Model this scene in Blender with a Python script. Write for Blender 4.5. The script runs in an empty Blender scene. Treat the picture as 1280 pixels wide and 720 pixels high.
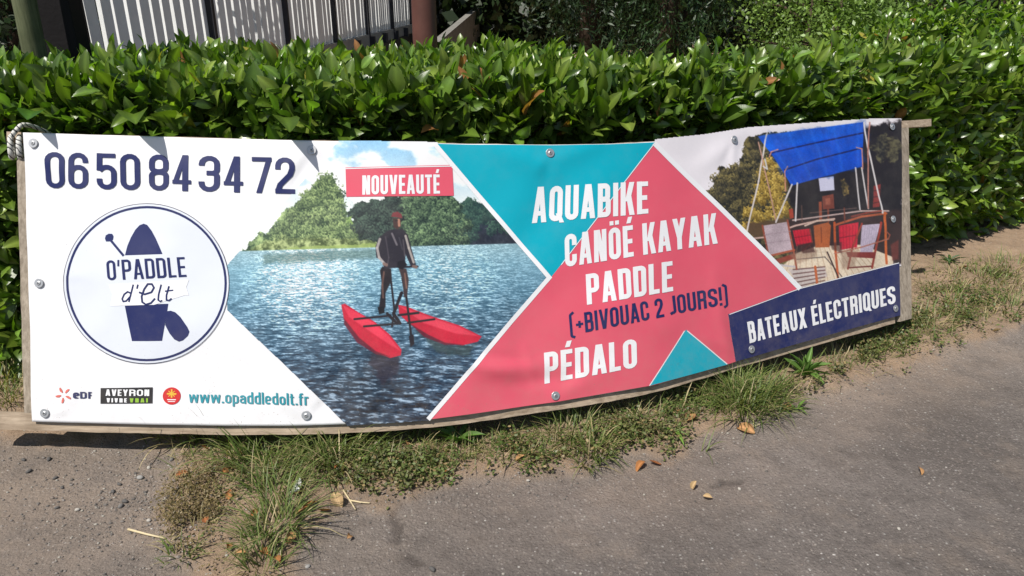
import bpy, bmesh, math, random
import numpy as np
from mathutils import Vector, Matrix

random.seed(7)
RNG = np.random.default_rng(7)
scene = bpy.context.scene
COL = scene.collection

# ------------------------------------------------------------------ camera, sky, sun, exposure
EYE = 1.6
PITCH = math.radians(22.0)
FPX = 924.0                                   # focal length in photo pixels (1280 wide)
cam_data = bpy.data.cameras.new('camera')
cam_data.sensor_width = 36.0
cam_data.lens = FPX / 1280.0 * 36.0
cam_data.clip_start = 0.05
cam_data.clip_end = 2000.0
cam = bpy.data.objects.new('camera', cam_data)
COL.objects.link(cam)
cam.location = (0, 0, EYE)
cam.rotation_euler = (math.radians(90) - PITCH, 0, 0)
scene.camera = cam

LIGHT = Vector((0.36, 0.40, -0.84)).normalized()        # travel of the sunlight
world = bpy.data.worlds.new('World')
scene.world = world
world.use_nodes = True
wn = world.node_tree
for n in list(wn.nodes): wn.nodes.remove(n)
wo = wn.nodes.new('ShaderNodeOutputWorld')
wb = wn.nodes.new('ShaderNodeBackground')
ws = wn.nodes.new('ShaderNodeTexSky')
ws.sky_type = 'NISHITA'
ws.sun_disc = False
ws.sun_elevation = math.asin(-LIGHT.z)
ws.sun_rotation = math.atan2(-LIGHT.x, -LIGHT.y)
wb.inputs['Strength'].default_value = 0.078
wn.links.new(ws.outputs[0], wb.inputs[0]); wn.links.new(wb.outputs[0], wo.inputs[0])
sun_d = bpy.data.lights.new('sun', 'SUN')
sun_d.energy = 5.0
sun_d.angle = math.radians(0.5)
sun_d.color = (1.0, 0.955, 0.89)
sun = bpy.data.objects.new('sun', sun_d)
COL.objects.link(sun)
sun.location = (-5, -5, 12)
sun.rotation_euler = LIGHT.to_track_quat('-Z', 'Y').to_euler()
scene.view_settings.view_transform = 'Standard'
scene.view_settings.look = 'None'
scene.view_settings.gamma = 1.0
scene.view_settings.exposure = 0.28
scene.view_settings.use_curve_mapping = False

# ------------------------------------------------------------------ small maths helpers
CP, SP = math.cos(PITCH), math.sin(PITCH)
CAM = np.array([0.0, 0.0, EYE])
def rays(px, py):
    dx = (np.asarray(px, float) - 640) / FPX
    dy = (360 - np.asarray(py, float)) / FPX
    return np.stack([dx, CP + dy * SP, -SP + dy * CP], -1)
def on_z(px, py, z=0.0):
    r = rays(px, py)
    t = (z - EYE) / r[..., 2]
    return CAM + r * t[..., None]
def at_y(px, py, y):
    r = rays(px, py)
    return CAM + r * (y / r[..., 1])[..., None]
def project(p):
    d = np.asarray(p, float) - CAM
    w = d[..., 1] * CP - d[..., 2] * SP
    u = d[..., 1] * SP + d[..., 2] * CP
    w = np.where(np.abs(w) < 1e-6, 1e-6, w)
    return np.stack([640 + FPX * d[..., 0] / w, 360 - FPX * u / w], -1), w
_T = np.random.default_rng(3).random((64, 256, 256))
def vnoise(x, y, seed=0):
    x = np.asarray(x, float); y = np.asarray(y, float)
    xi = np.floor(x).astype(int); yi = np.floor(y).astype(int)
    fx = x - xi; fy = y - yi
    fx = fx * fx * (3 - 2 * fx); fy = fy * fy * (3 - 2 * fy)
    t = _T[seed % 64]
    a = t[xi & 255, yi & 255]; b = t[(xi + 1) & 255, yi & 255]
    c = t[xi & 255, (yi + 1) & 255]; d = t[(xi + 1) & 255, (yi + 1) & 255]
    return (a * (1 - fx) + b * fx) * (1 - fy) + (c * (1 - fx) + d * fx) * fy
def fbm(x, y, seed=0, o=4):
    s = 0; a = 0.5; n = 0
    for i in range(o):
        s = s + a * vnoise(x * 2 ** i + 17.3 * i, y * 2 ** i + 5.1 * i, seed + i); n += a; a *= 0.5
    return s / n
def lin(c):
    c = np.asarray(c, float) / 255.0
    return np.where(c <= 0.04045, c / 12.92, ((c + 0.055) / 1.055) ** 2.4)
def sstep(a, b, x):
    t = np.clip((x - a) / (b - a), 0, 1)
    return t * t * (3 - 2 * t)
def catmull(P, t):
    P = np.asarray(P, float); n = len(P)
    Q = np.vstack([2 * P[0] - P[1], P, 2 * P[-1] - P[-2]])
    t = np.asarray(t, float); i = np.clip(np.floor(t).astype(int), 0, n - 2); f = (t - i)[..., None]
    p0, p1, p2, p3 = Q[i], Q[i + 1], Q[i + 2], Q[i + 3]
    return 0.5 * (2 * p1 + (p2 - p0) * f + (2 * p0 - 5 * p1 + 4 * p2 - p3) * f ** 2 + (3 * p1 - p0 - 3 * p2 + p3) * f ** 3)
def poly_in(poly, x, y):
    poly = np.asarray(poly, float); inside = np.zeros(np.shape(x), bool); n = len(poly); j = n - 1
    for i in range(n):
        xi, yi = poly[i]; xj, yj = poly[j]
        if yi != yj:
            c = ((yi > y) != (yj > y)) & (x < (xj - xi) * (y - yi) / (yj - yi) + xi)
            inside ^= c
        j = i
    return inside
def seg_dist(x, y, p, q):
    px, py = p; qx, qy = q; dx, dy = qx - px, qy - py; L = dx * dx + dy * dy + 1e-9
    t = np.clip(((x - px) * dx + (y - py) * dy) / L, 0, 1)
    return np.hypot(x - px - t * dx, y - py - t * dy), t
def poly_dist(poly, x, y):
    d = np.full(np.shape(x), 1e9)
    for i in range(len(poly)):
        d = np.minimum(d, seg_dist(x, y, poly[i], poly[(i + 1) % len(poly)])[0])
    return np.where(poly_in(poly, x, y), -d, d)

# ------------------------------------------------------------------ object helpers
def mesh_np(name, V, F, mat=None, smooth=False, colors=None):
    """V (n,3) array, F list/array of faces (all same length if array)."""
    me = bpy.data.meshes.new(name)
    V = np.asarray(V, np.float32)
    if isinstance(F, np.ndarray):
        k = F.shape[1]; nf = F.shape[0]
        me.vertices.add(len(V)); me.vertices.foreach_set('co', V.ravel())
        me.loops.add(nf * k); me.loops.foreach_set('vertex_index', F.astype(np.int32).ravel())
        me.polygons.add(nf)
        me.polygons.foreach_set('loop_start', np.arange(0, nf * k, k, dtype=np.int32))
        me.update(calc_edges=True)
    else:
        me.from_pydata([tuple(map(float, v)) for v in V], [], F); me.update()
    if colors is not None:
        a = me.color_attributes.new('tint', 'FLOAT_COLOR', 'POINT')
        c = np.ones((len(V), 4), np.float32); c[:, :3] = colors
        a.data.foreach_set('color', c.ravel())
    if smooth and len(me.polygons):
        me.polygons.foreach_set('use_smooth', np.ones(len(me.polygons), bool))
    if mat: me.materials.append(mat)
    me.validate()
    return me
def link(name, me, parent=None):
    o = bpy.data.objects.new(name, me); COL.objects.link(o)
    if parent is not None:
        o.parent = parent
        w = parent
        off = Vector((0, 0, 0))
        while w is not None: off += w.location; w = w.parent
        o.location = -off
    return o
def tag(o, label=None, cat=None, group=None, kind=None):
    if label: o['label'] = label
    if cat: o['category'] = cat
    if group: o['group'] = group
    if kind: o['kind'] = kind
    return o
def empty(name, loc, label, cat, group=None):
    o = bpy.data.objects.new(name, None); COL.objects.link(o); o.location = loc
    o.empty_display_size = 0.1
    return tag(o, label, cat, group)

class MB:
    def __init__(s): s.v = []; s.f = []; s.c = []
    def add(s, V, F, col=None):
        b = len(s.v); s.v.extend([tuple(map(float, p)) for p in V]); s.f.extend([tuple(i + b for i in f) for f in F])
        if col is not None: s.c.extend([tuple(col)] * len(V))
    def box(s, c, sx, sy, sz, rot=None, col=None):
        V = [Vector((x * sx / 2, y * sy / 2, z * sz / 2)) for x in (-1, 1) for y in (-1, 1) for z in (-1, 1)]
        if rot is not None: V = [rot @ v for v in V]
        V = [v + Vector(c) for v in V]
        s.add(V, [(0, 1, 3, 2), (4, 6, 7, 5), (0, 4, 5, 1), (2, 3, 7, 6), (0, 2, 6, 4), (1, 5, 7, 3)], col)
    def tube(s, pts, rad, n=8, col=None, cap=True):
        pts = [Vector(p) for p in pts]
        rad = rad if hasattr(rad, '__len__') else [rad] * len(pts)
        V = []; up = Vector((0.31, 0.2, 0.93)).normalized()
        for i, p in enumerate(pts):
            t = (pts[min(i + 1, len(pts) - 1)] - pts[max(i - 1, 0)]).normalized()
            a = t.cross(up)
            if a.length < 1e-3: a = t.cross(Vector((1, 0, 0)))
            a.normalize(); b = t.cross(a)
            for k in range(n):
                w = 2 * math.pi * k / n
                V.append(p + (a * math.cos(w) + b * math.sin(w)) * rad[i])
        F = []
        for i in range(len(pts) - 1):
            for k in range(n):
                F.append((i * n + k, i * n + (k + 1) % n, (i + 1) * n + (k + 1) % n, (i + 1) * n + k))
        if cap:
            F.append(tuple(range(n))[::-1]); F.append(tuple((len(pts) - 1) * n + k for k in range(n)))
        s.add(V, F, col)
    def build(s, name, mat, parent=None, smooth=False, bevel=0.0):
        me = bpy.data.meshes.new(name); me.from_pydata(s.v, [], s.f); me.update()
        bm = bmesh.new(); bm.from_mesh(me)
        bmesh.ops.recalc_face_normals(bm, faces=bm.faces)
        if bevel: bmesh.ops.bevel(bm, geom=list(bm.edges), offset=bevel, segments=2, affect='EDGES', profile=0.6)
        bm.to_mesh(me); bm.free()
        if s.c and not bevel:
            a = me.color_attributes.new('tint', 'FLOAT_COLOR', 'POINT')
            for i, c in enumerate(s.c): a.data[i].color = (*c[:3], 1)
        if smooth: me.polygons.foreach_set('use_smooth', np.ones(len(me.polygons), bool))
        me.materials.append(mat)
        return link(name, me, parent)

# ------------------------------------------------------------------ materials
class N:
    def __init__(s, name):
        s.m = bpy.data.materials.new(name); s.m.use_nodes = True
        s.t = s.m.node_tree; s.b = s.t.nodes['Principled BSDF']; s.o = s.t.nodes['Material Output']
    def n(s, t, **k):
        x = s.t.nodes.new(t)
        for a, v in k.items():
            if a.startswith('i_'): x.inputs[a[2:].replace('_', ' ')].default_value = v
            else: setattr(x, a, v)
        return x
    def l(s, a, b): s.t.links.new(a, b)
    def set(s, **k):
        for a, v in k.items(): s.b.inputs[a.replace('_', ' ')].default_value = v
    def coord(s, scale=(1, 1, 1), kind='Object'):
        c = s.n('ShaderNodeTexCoord'); m = s.n('ShaderNodeMapping'); m.inputs['Scale'].default_value = scale
        s.l(c.outputs[kind], m.inputs['Vector']); return m.outputs[0]
    def noise(s, vec, scale, detail=6, rough=0.6):
        x = s.n('ShaderNodeTexNoise'); x.inputs['Scale'].default_value = scale; x.inputs['Detail'].default_value = detail
        x.inputs['Roughness'].default_value = rough; s.l(vec, x.inputs['Vector']); return x.outputs['Fac']
    def vor(s, vec, scale, feature='F1', out='Distance'):
        x = s.n('ShaderNodeTexVoronoi'); x.feature = feature; x.inputs['Scale'].default_value = scale; s.l(vec, x.inputs['Vector']); return x.outputs[out]
    def ramp(s, fac, stops):
        r = s.n('ShaderNodeValToRGB'); e = r.color_ramp.elements
        while len(e) < len(stops): e.new(0.5)
        for i, (p, c) in enumerate(stops):
            e[i].position = p; e[i].color = (*c, 1) if len(c) == 3 else c
        s.l(fac, r.inputs[0]); return r.outputs[0]
    def mix(s, fac, a, b, mode='MIX'):
        m = s.n('ShaderNodeMix'); m.data_type = 'RGBA'; m.blend_type = mode
        for v, i in ((fac, 0), (a, 6), (b, 7)):
            if hasattr(v, 'links'): s.l(v, m.inputs[i])
            elif i == 0: m.inputs[0].default_value = v
            else: m.inputs[i].default_value = (*v, 1) if len(v) == 3 else v
        return m.outputs[2]
    def math(s, op, a, b=0.0):
        m = s.n('ShaderNodeMath'); m.operation = op
        for v, i in ((a, 0), (b, 1)):
            if hasattr(v, 'links'): s.l(v, m.inputs[i])
            else: m.inputs[i].default_value = v
        return m.outputs[0]
    def bump(s, h, strength=0.3, dist=0.01, prev=None):
        b = s.n('ShaderNodeBump'); b.inputs['Strength'].default_value = strength; b.inputs['Distance'].default_value = dist
        s.l(h, b.inputs['Height'])
        if prev is not None: s.l(prev, b.inputs['Normal'])
        return b.outputs[0]
    def attr(s, name='tint', out='Color'):
        a = s.n('ShaderNodeAttribute'); a.attribute_name = name; return a.outputs[out]

def m_leaf(name, rough=0.3, transl=0.25, spec=0.5, bump=0.15):
    k = N(name)
    base = k.attr('tint')
    v = k.coord()
    col = k.mix(k.math('MULTIPLY', k.noise(v, 60, 4), 0.35), base, (0.02, 0.05, 0.008))
    k.l(col, k.b.inputs['Base Color'])
    k.set(Roughness=rough, Specular_IOR_Level=spec)
    k.l(k.bump(k.noise(v, 90, 3), bump, 0.004), k.b.inputs['Normal'])
    tr = k.n('ShaderNodeBsdfTranslucent')
    k.l(k.mix(1.0, base, (1.5, 1.9, 0.5), 'MULTIPLY'), tr.inputs['Color'])
    ms = k.n('ShaderNodeMixShader'); ms.inputs[0].default_value = transl
    k.l(k.b.outputs[0], ms.inputs[1]); k.l(tr.outputs[0], ms.inputs[2]); k.l(ms.outputs[0], k.o.inputs['Surface'])
    return k.m
M_LAUREL = m_leaf('laurel_leaf', 0.31, 0.30, 0.55)
M_SMALL = m_leaf('small_leaf', 0.45, 0.18, 0.4)
M_GRASS = m_leaf('grass_blade', 0.5, 0.2, 0.35, 0.05)
M_DRY = m_leaf('dry_leaf', 0.75, 0.12, 0.2, 0.4)

def m_plain(name, col, rough=0.6, metal=0.0, nscale=0, namt=0.3, dark=0.5, bump=0.0, spec=0.5):
    k = N(name); k.set(Roughness=rough, Metallic=metal, Specular_IOR_Level=spec)
    k.b.inputs['Base Color'].default_value = (*col, 1)
    if nscale:
        v = k.coord(); f = k.noise(v, nscale)
        c = k.mix(k.math('MULTIPLY', k.ramp(f, [(0.35, (0, 0, 0)), (0.7, (1, 1, 1))]), namt), tuple(col), tuple(x * dark for x in col))
        k.l(c, k.b.inputs['Base Color'])
        if bump: k.l(k.bump(k.noise(v, nscale * 2.5), bump, 0.01), k.b.inputs['Normal'])
    return k.m
def m_wood(name, a, b, axis):
    k = N(name); sc = [26, 26, 26]; sc[axis] = 1.6
    v = k.coord(tuple(sc)); f = k.noise(v, 3.0, 8, 0.7)
    v2 = k.coord(); g = k.noise(v2, 7, 5)
    c = k.mix(k.ramp(f, [(0.3, (0, 0, 0)), (0.68, (1, 1, 1))]), a, b)
    c = k.mix(k.math('MULTIPLY', k.ramp(g, [(0.45, (0, 0, 0)), (0.75, (1, 1, 1))]), 0.55), c, tuple(x * 0.55 for x in a))
    k.l(c, k.b.inputs['Base Color']); k.set(Roughness=0.85, Specular_IOR_Level=0.2)
    k.l(k.bump(f, 0.5, 0.006), k.b.inputs['Normal'])
    return k.m
M_WOOD_X = m_wood('weathered_wood_rail', (0.21, 0.155, 0.105), (0.46, 0.37, 0.275), 0)
M_WOOD_Z = m_wood('weathered_wood_post', (0.16, 0.13, 0.095), (0.40, 0.34, 0.27), 2)
M_GREENPOST = m_wood('mossy_wood', (0.055, 0.065, 0.03), (0.135, 0.145, 0.08), 2)
M_RUST = m_plain('red_brown_paint', (0.115, 0.045, 0.035), 0.5, 0, 9, 0.5, 0.55, 0.15, 0.4)
M_WHITE = m_plain('white_fence_paint', (0.82, 0.82, 0.80), 0.5, 0, 14, 0.25, 0.7, 0.1)
M_DARKMETAL = m_plain('dark_metal', (0.03, 0.03, 0.035), 0.5, 0.2, 20, 0.4, 0.6)
M_CONC = m_plain('concrete', (0.36, 0.345, 0.31), 0.9, 0, 6, 0.5, 0.6, 0.3, 0.2)
M_BARK = m_plain('bark', (0.07, 0.05, 0.035), 0.9, 0, 20, 0.6, 0.4, 0.6, 0.1)
M_TWIG_SHADE = m_plain('twig_and_gap_shade', (0.045, 0.04, 0.022), 0.9, 0, 30, 0.6, 0.4, 0.6, 0.1)  # dark twig colour that also stands for shade deep in the hedge
M_STEEL = m_plain('galvanised_steel', (0.50, 0.50, 0.50), 0.42, 0.75, 60, 0.3, 0.6)
M_RECESS = m_plain('screw_recess', (0.06, 0.06, 0.06), 0.5, 0.6)
M_PAPER = m_plain('weathered_paper', (0.55, 0.55, 0.53), 0.7, 0, 40, 0.4, 0.6)
M_STRAW = m_plain('straw', (0.55, 0.45, 0.27), 0.7, 0, 40, 0.3, 0.6)

def m_stone():
    k = N('pebble'); k.l(k.mix(k.math('MULTIPLY', k.noise(k.coord(), 120, 4), 0.5), k.attr('tint'), (0.08, 0.075, 0.07)), k.b.inputs['Base Color'])
    k.set(Roughness=0.85, Specular_IOR_Level=0.25); return k.m
M_STONE = m_stone()

def m_vinyl(name, col=None):
    """printed PVC sheet: colour from the print, a faint weave and dust."""
    k = N(name); v = k.coord()
    base = k.attr('tint') if col is None else None
    dust = k.math('MULTIPLY', k.ramp(k.noise(v, 5, 8, 0.7), [(0.45, (0, 0, 0)), (0.8, (1, 1, 1))]), 0.07)
    sp = k.math('MULTIPLY', k.ramp(k.vor(v, 26), [(0.0, (1, 1, 1)), (0.045, (1, 1, 1)), (0.06, (0, 0, 0))]), 0.35)
    c = k.mix(dust, base if base is not None else tuple(col), (0.42, 0.38, 0.32))
    c = k.mix(k.math('MULTIPLY', sp, k.ramp(k.noise(v, 3, 2), [(0.5, (0, 0, 0)), (0.62, (1, 1, 1))])), c, (0.2, 0.17, 0.14))
    xyz = k.n('ShaderNodeSeparateXYZ'); k.l(v, xyz.inputs[0])
    lowz = k.ramp(xyz.outputs['Z'], [(0.15, (1, 1, 1)), (0.55, (0, 0, 0))])
    mud = k.math('MULTIPLY', k.math('MULTIPLY', k.ramp(k.vor(v, 70), [(0.0, (1, 1, 1)), (0.10, (1, 1, 1)), (0.14, (0, 0, 0))]), lowz), k.ramp(k.noise(v, 9, 4), [(0.48, (0, 0, 0)), (0.6, (1, 1, 1))]))
    c = k.mix(k.math('MULTIPLY', mud, 0.55), c, (0.22, 0.17, 0.125))
    film = k.math('MULTIPLY', k.math('MULTIPLY', lowz, k.ramp(k.noise(v, 14, 8, 0.75), [(0.4, (0, 0, 0)), (0.8, (1, 1, 1))])), 0.22)
    c = k.mix(film, c, (0.30, 0.24, 0.18))
    k.l(c, k.b.inputs['Base Color'])
    k.l(k.bump(k.noise(k.coord((1, 1, 1)), 7, 2, 0.4), 0.10, 0.02), k.b.inputs['Normal'])
    k.set(Roughness=0.40, Specular_IOR_Level=0.45)
    return k.m
PF = 0.76
def ink(c): return tuple(np.clip(lin(c) * PF, 0, 0.82))
M_SHEET = m_vinyl('printed_vinyl_white', (0.675, 0.675, 0.69))
M_PHOTO = m_vinyl('printed_vinyl_photo')
M_TEAL = m_vinyl('printed_vinyl_teal', ink((0, 172, 193)))
M_PINK = m_vinyl('printed_vinyl_pink', ink((230, 92, 112)))
M_NAVY = m_vinyl('printed_vinyl_navy', ink((27, 36, 92)))
M_PRINTWHITE = m_vinyl('printed_vinyl_letter_white', (0.69, 0.69, 0.70))
M_BLACK = m_vinyl('printed_vinyl_black', ink((28, 28, 32)))
M_TEALTEXT = m_vinyl('printed_vinyl_teal_letter', ink((42, 150, 165)))
M_RED = m_vinyl('printed_vinyl_red', ink((208, 32, 36)))
M_GOLD = m_vinyl('printed_vinyl_gold', ink((235, 185, 60)))
M_CORAL = m_vinyl('printed_vinyl_coral', ink((222, 112, 100)))
M_LIME = m_vinyl('printed_vinyl_lime', ink((150, 195, 60)))
M_DISC = m_vinyl('printed_vinyl_pale', ink((226, 231, 240)))
M_GREYLINE = m_vinyl('printed_vinyl_grey', ink((70, 72, 90)))

# ------------------------------------------------------------------ ground (one sheet)
# edge of the bare earth verge, traced on the ground plane
VERGE = on_z(*np.array([(-200, 560), (0, 552), (60, 551), (150, 553), (205, 575), (185, 640), (215, 700), (255, 770), (330, 780), (372, 720), (395, 660), (450, 628), (520, 612), (600, 600),
                        (690, 585), (770, 578), (830, 566), (880, 545), (930, 528), (990, 512), (1040, 490), (1110, 470), (1180, 446), (1240, 428), (1290, 405), (1420, 372), (1700, 310)]).T)[:, :2]
VERGE_POLY = np.vstack([VERGE, [[14, 9], [14, 40], [-14, 40], [-14, 2.9]]])
def soil_mask(x, y):
    d = poly_dist(VERGE_POLY, x, y)
    d = d + (fbm(x * 5, y * 5, 11) - 0.5) * 0.22 + (fbm(x * 24, y * 24, 12, 3) - 0.5) * 0.07
    return 1 - sstep(-0.05, 0.05, d)
def height(x, y):
    x = np.asarray(x, float); y = np.asarray(y, float)
    m = soil_mask(x, y)
    near = np.exp(-(np.maximum(np.hypot(x, y - 3) - 4, 0) / 3) ** 2)
    h = (fbm(x * 1.1, y * 1.1, 20, 3) - 0.5) * 0.016 + (fbm(x * 9, y * 9, 23, 3) - 0.5) * 0.008
    h = h + m * (0.012 + (fbm(x * 6, y * 6, 26, 4) - 0.42) * 0.05 + (fbm(x * 30, y * 30, 30, 3) - 0.5) * 0.012) * near
    return h * near + (1 - near) * -0.01
def graded(a, b, step, far, g=1.35):
    c = list(np.arange(a, b, step)); s = step; lo = a; hi = c[-1]
    L, R = [], []
    while lo > -far: s *= g; lo -= s; L.append(lo)
    s = step
    while hi < far: s *= g; hi += s; R.append(hi)
    return np.array(L[::-1] + c + R)
gx = graded(-2.6, 4.2, 0.017, 400); gy = graded(1.0, 5.2, 0.015, 400)
GX, GY = np.meshgrid(gx, gy)
GM = soil_mask(GX, GY)
GZ = height(GX, GY)
nx, ny = len(gx), len(gy)
idx = np.arange(nx * ny).reshape(ny, nx)
F = np.stack([idx[:-1, :-1], idx[:-1, 1:], idx[1:, 1:], idx[1:, :-1]], -1).reshape(-1, 4)
dusty = sstep(0.0, 1.0, np.clip(1 - (poly_dist(VERGE_POLY, GX, GY) / 0.55), 0, 1)) * (0.4 + 0.6 * sstep(0.35, 0.65, fbm(GX * 2, GY * 2, 40)))
dusty = np.maximum(dusty, 1.0 * np.exp(-(((GX + 1.6) / 0.95) ** 2 + ((GY - 1.95) / 0.85) ** 2)))
gravel_zone = np.zeros_like(GX)                    # cracks in the asphalt
for _c in ([(488, 640), (494, 655), (503, 672), (505, 690), (520, 702), (540, 706)], [(860, 610), (905, 600), (950, 596)]):
    _q = on_z(*np.array(_c, float).T)[:, :2]
    _dx = (fbm(GX * 14, GY * 14, 33, 3) - .5) * .09
    for _p, _r in zip(_q[:-1], _q[1:]):
        gravel_zone = np.maximum(gravel_zone, 1 - sstep(.006, .022, seg_dist(GX + _dx, GY - _dx, _p, _r)[0]))
gravel_zone *= sstep(.38, .55, fbm(GX * 11, GY * 11, 36, 2))
GZ = GZ - gravel_zone * .008
gcol = np.stack([GM, dusty, gravel_zone], -1).reshape(-1, 3)

def _bil(A, x, y):
    x = np.asarray(x, float); y = np.asarray(y, float)
    i = np.clip(np.searchsorted(gx, x) - 1, 0, nx - 2); j = np.clip(np.searchsorted(gy, y) - 1, 0, ny - 2)
    fx = np.clip((x - gx[i]) / (gx[i + 1] - gx[i]), 0, 1); fy = np.clip((y - gy[j]) / (gy[j + 1] - gy[j]), 0, 1)
    return (A[j, i] * (1 - fx) + A[j, i + 1] * fx) * (1 - fy) + (A[j + 1, i] * (1 - fx) + A[j + 1, i + 1] * fx) * fy
def height(x, y): return _bil(GZ, x, y)
def soil_mask(x, y): return _bil(GM, x, y)

def m_ground():
    k = N('asphalt_and_earth'); v = k.coord()
    sep = k.n('ShaderNodeSeparateColor'); k.l(k.attr('tint'), sep.inputs[0])
    soil, dust, grav = sep.outputs[0], sep.outputs[1], sep.outputs[2]
    # asphalt: dark binder, aggregate of mixed greys, worn brownish film
    agg = k.n('ShaderNodeTexVoronoi'); agg.inputs['Scale'].default_value = 105; k.l(v, agg.inputs['Vector'])
    ac = k.ramp(k.n('ShaderNodeSeparateColor').outputs[0] if False else agg.outputs['Distance'], [(0.1, (1, 1, 1)), (0.55, (0, 0, 0))])
    rnd = k.n('ShaderNodeSeparateColor'); k.l(agg.outputs['Color'], rnd.inputs[0])
    stone = k.ramp(rnd.outputs[0], [(0.0, (0.085, 0.073, 0.064)), (0.4, (0.185, 0.16, 0.142)), (0.8, (0.275, 0.238, 0.21)), (0.96, (0.38, 0.34, 0.30)), (1.0, (0.62, 0.60, 0.56))])
    big = k.noise(v, 1.4, 6, 0.65)
    binder = k.mix(k.ramp(big, [(0.35, (0, 0, 0)), (0.68, (1, 1, 1))]), (0.125, 0.108, 0.096), (0.215, 0.187, 0.166))
    a = k.mix(k.math('MULTIPLY', ac, 0.75), binder, stone)
    a = k.mix(k.math('MULTIPLY', k.ramp(k.noise(v, 5.5, 10, 0.8), [(0.48, (0, 0, 0)), (0.66, (1, 1, 1))]), 0.6), a, (0.075, 0.064, 0.057))
    a = k.mix(k.math('MULTIPLY', k.ramp(k.noise(v, 3.1, 9, 0.75), [(0.52, (0, 0, 0)), (0.7, (1, 1, 1))]), 0.45), a, (0.32, 0.255, 0.20))
    # small pale chips
    ch = k.n('ShaderNodeTexVoronoi'); ch.inputs['Scale'].default_value = 42; k.l(v, ch.inputs['Vector'])
    cr = k.n('ShaderNodeSeparateColor'); k.l(ch.outputs['Color'], cr.inputs[0])
    chip = k.math('MULTIPLY', k.math('LESS_THAN', ch.outputs['Distance'], 0.16), k.math('GREATER_THAN', k.math('ADD', cr.outputs[1], k.math('MULTIPLY', k.noise(v, 4, 4), 0.25)), 1.0))
    a = k.mix(k.math('MULTIPLY', chip, 0.75), a, k.ramp(cr.outputs[0], [(0, (0.22, 0.2, 0.18)), (1, (0.5, 0.48, 0.44))]))
    # dust film near the verge
    dn = k.math('MULTIPLY', dust, k.ramp(k.noise(v, 5, 8, 0.7), [(0.3, (0.25, 0.25, 0.25)), (0.7, (1, 1, 1))]))
    a = k.mix(k.math('MULTIPLY', dn, 0.72), a, (0.35, 0.27, 0.205))
    # earth
    s1 = k.mix(k.noise(v, 7, 8, 0.7), (0.19, 0.128, 0.082), (0.43, 0.31, 0.21))
    peb = k.n('ShaderNodeTexVoronoi'); peb.inputs['Scale'].default_value = 75; k.l(v, peb.inputs['Vector'])
    pr = k.n('ShaderNodeSeparateColor'); k.l(peb.outputs['Color'], pr.inputs[0])
    pm = k.math('MULTIPLY', k.math('LESS_THAN', peb.outputs['Distance'], 0.3), k.math('GREATER_THAN', pr.outputs[1], 0.72))
    s1 = k.mix(k.math('MULTIPLY', pm, 0.7), s1, k.ramp(pr.outputs[0], [(0, (0.12, 0.1, 0.085)), (1, (0.42, 0.38, 0.32))]))
    a = k.mix(k.math('MULTIPLY', grav, 0.7), a, (0.075, 0.062, 0.054))
    col = k.mix(soil, a, s1)
    k.l(col, k.b.inputs['Base Color'])
    k.set(Roughness=0.88, Specular_IOR_Level=0.25)
    h = k.math('ADD', k.math('MULTIPLY', agg.outputs['Distance'], -0.6), k.math('MULTIPLY', k.noise(v, 48, 8, 0.8), 1.6))
    b1 = k.bump(h, 0.9, 0.009)
    b2 = k.bump(k.noise(v, 14, 8, 0.75), 0.6, 0.022, b1)
    k.l(b2, k.b.inputs['Normal'])
    return k.m
M_GROUND = m_ground()
ground = link('ground', mesh_np('ground', np.stack([GX, GY, GZ], -1).reshape(-1, 3), F, M_GROUND, True, gcol))
tag(ground, 'worn grey asphalt with a bare earth verge along the hedge', kind='structure')

# ------------------------------------------------------------------ banner surface
BOT = [(40, 527), (205, 531), (383, 532), (540, 523), (694, 502), (815, 481), (938, 446), (1125, 394)]
TOP = [(30, 166), (200, 171), (390, 176), (545, 179), (690, 181), (820, 177), (935, 164), (1121, 152)]
NU = 400
tt = np.linspace(0, len(BOT) - 1, NU)
bpx = catmull(BOT, tt); tpx = catmull(TOP, tt)
ZB = 0.145
B3 = on_z(bpx[:, 0], bpx[:, 1], ZB)
tan = np.gradient(B3, axis=0)
ker = np.ones(81) / 81
def smooth1(a):
    p = np.pad(a, 40, mode='edge'); return np.convolve(p, ker, 'valid')
tan = np.stack([smooth1(tan[:, i]) for i in range(3)], -1)
tan /= np.linalg.norm(tan, axis=1)[:, None]
nb = np.stack([-tan[:, 1], tan[:, 0], 0 * tan[:, 0]], -1)         # towards the hedge
LEAN = math.tan(math.radians(21.0))
rt = rays(tpx[:, 0], tpx[:, 1])
# (C + r t - B).n = LEAN * (z - zb)
tpar = (((B3 - CAM) * nb).sum(1) + LEAN * (EYE - ZB)) / ((rt * nb).sum(1) - LEAN * rt[:, 2])
T3 = CAM + rt * tpar[:, None]
nrm = np.cross(tan, T3 - B3); nrm /= np.linalg.norm(nrm, axis=1)[:, None]
if nrm[:, 1].mean() > 0: nrm = -nrm
BD = (B3 - CAM) @ np.array([0, CP, -SP]); TD = (T3 - CAM) @ np.array([0, CP, -SP])
US = np.arange(NU, dtype=float)
def uv_tab(A, u):
    u = np.asarray(u, float)
    uc = np.clip(u, 0, NU - 1 - 1e-6); i = np.floor(uc).astype(int); f = uc - i
    f = f[..., None] if A.ndim > 1 else f
    base = A[i] * (1 - f) + A[i + 1] * f
    e = u - uc; e = e[..., None] if A.ndim > 1 else e
    s = np.where(u[..., None] < 0, A[8] - A[0], A[-1] - A[-9]) / 8 if A.ndim > 1 else np.where(u < 0, A[8] - A[0], A[-1] - A[-9]) / 8
    return base + s * e
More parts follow.
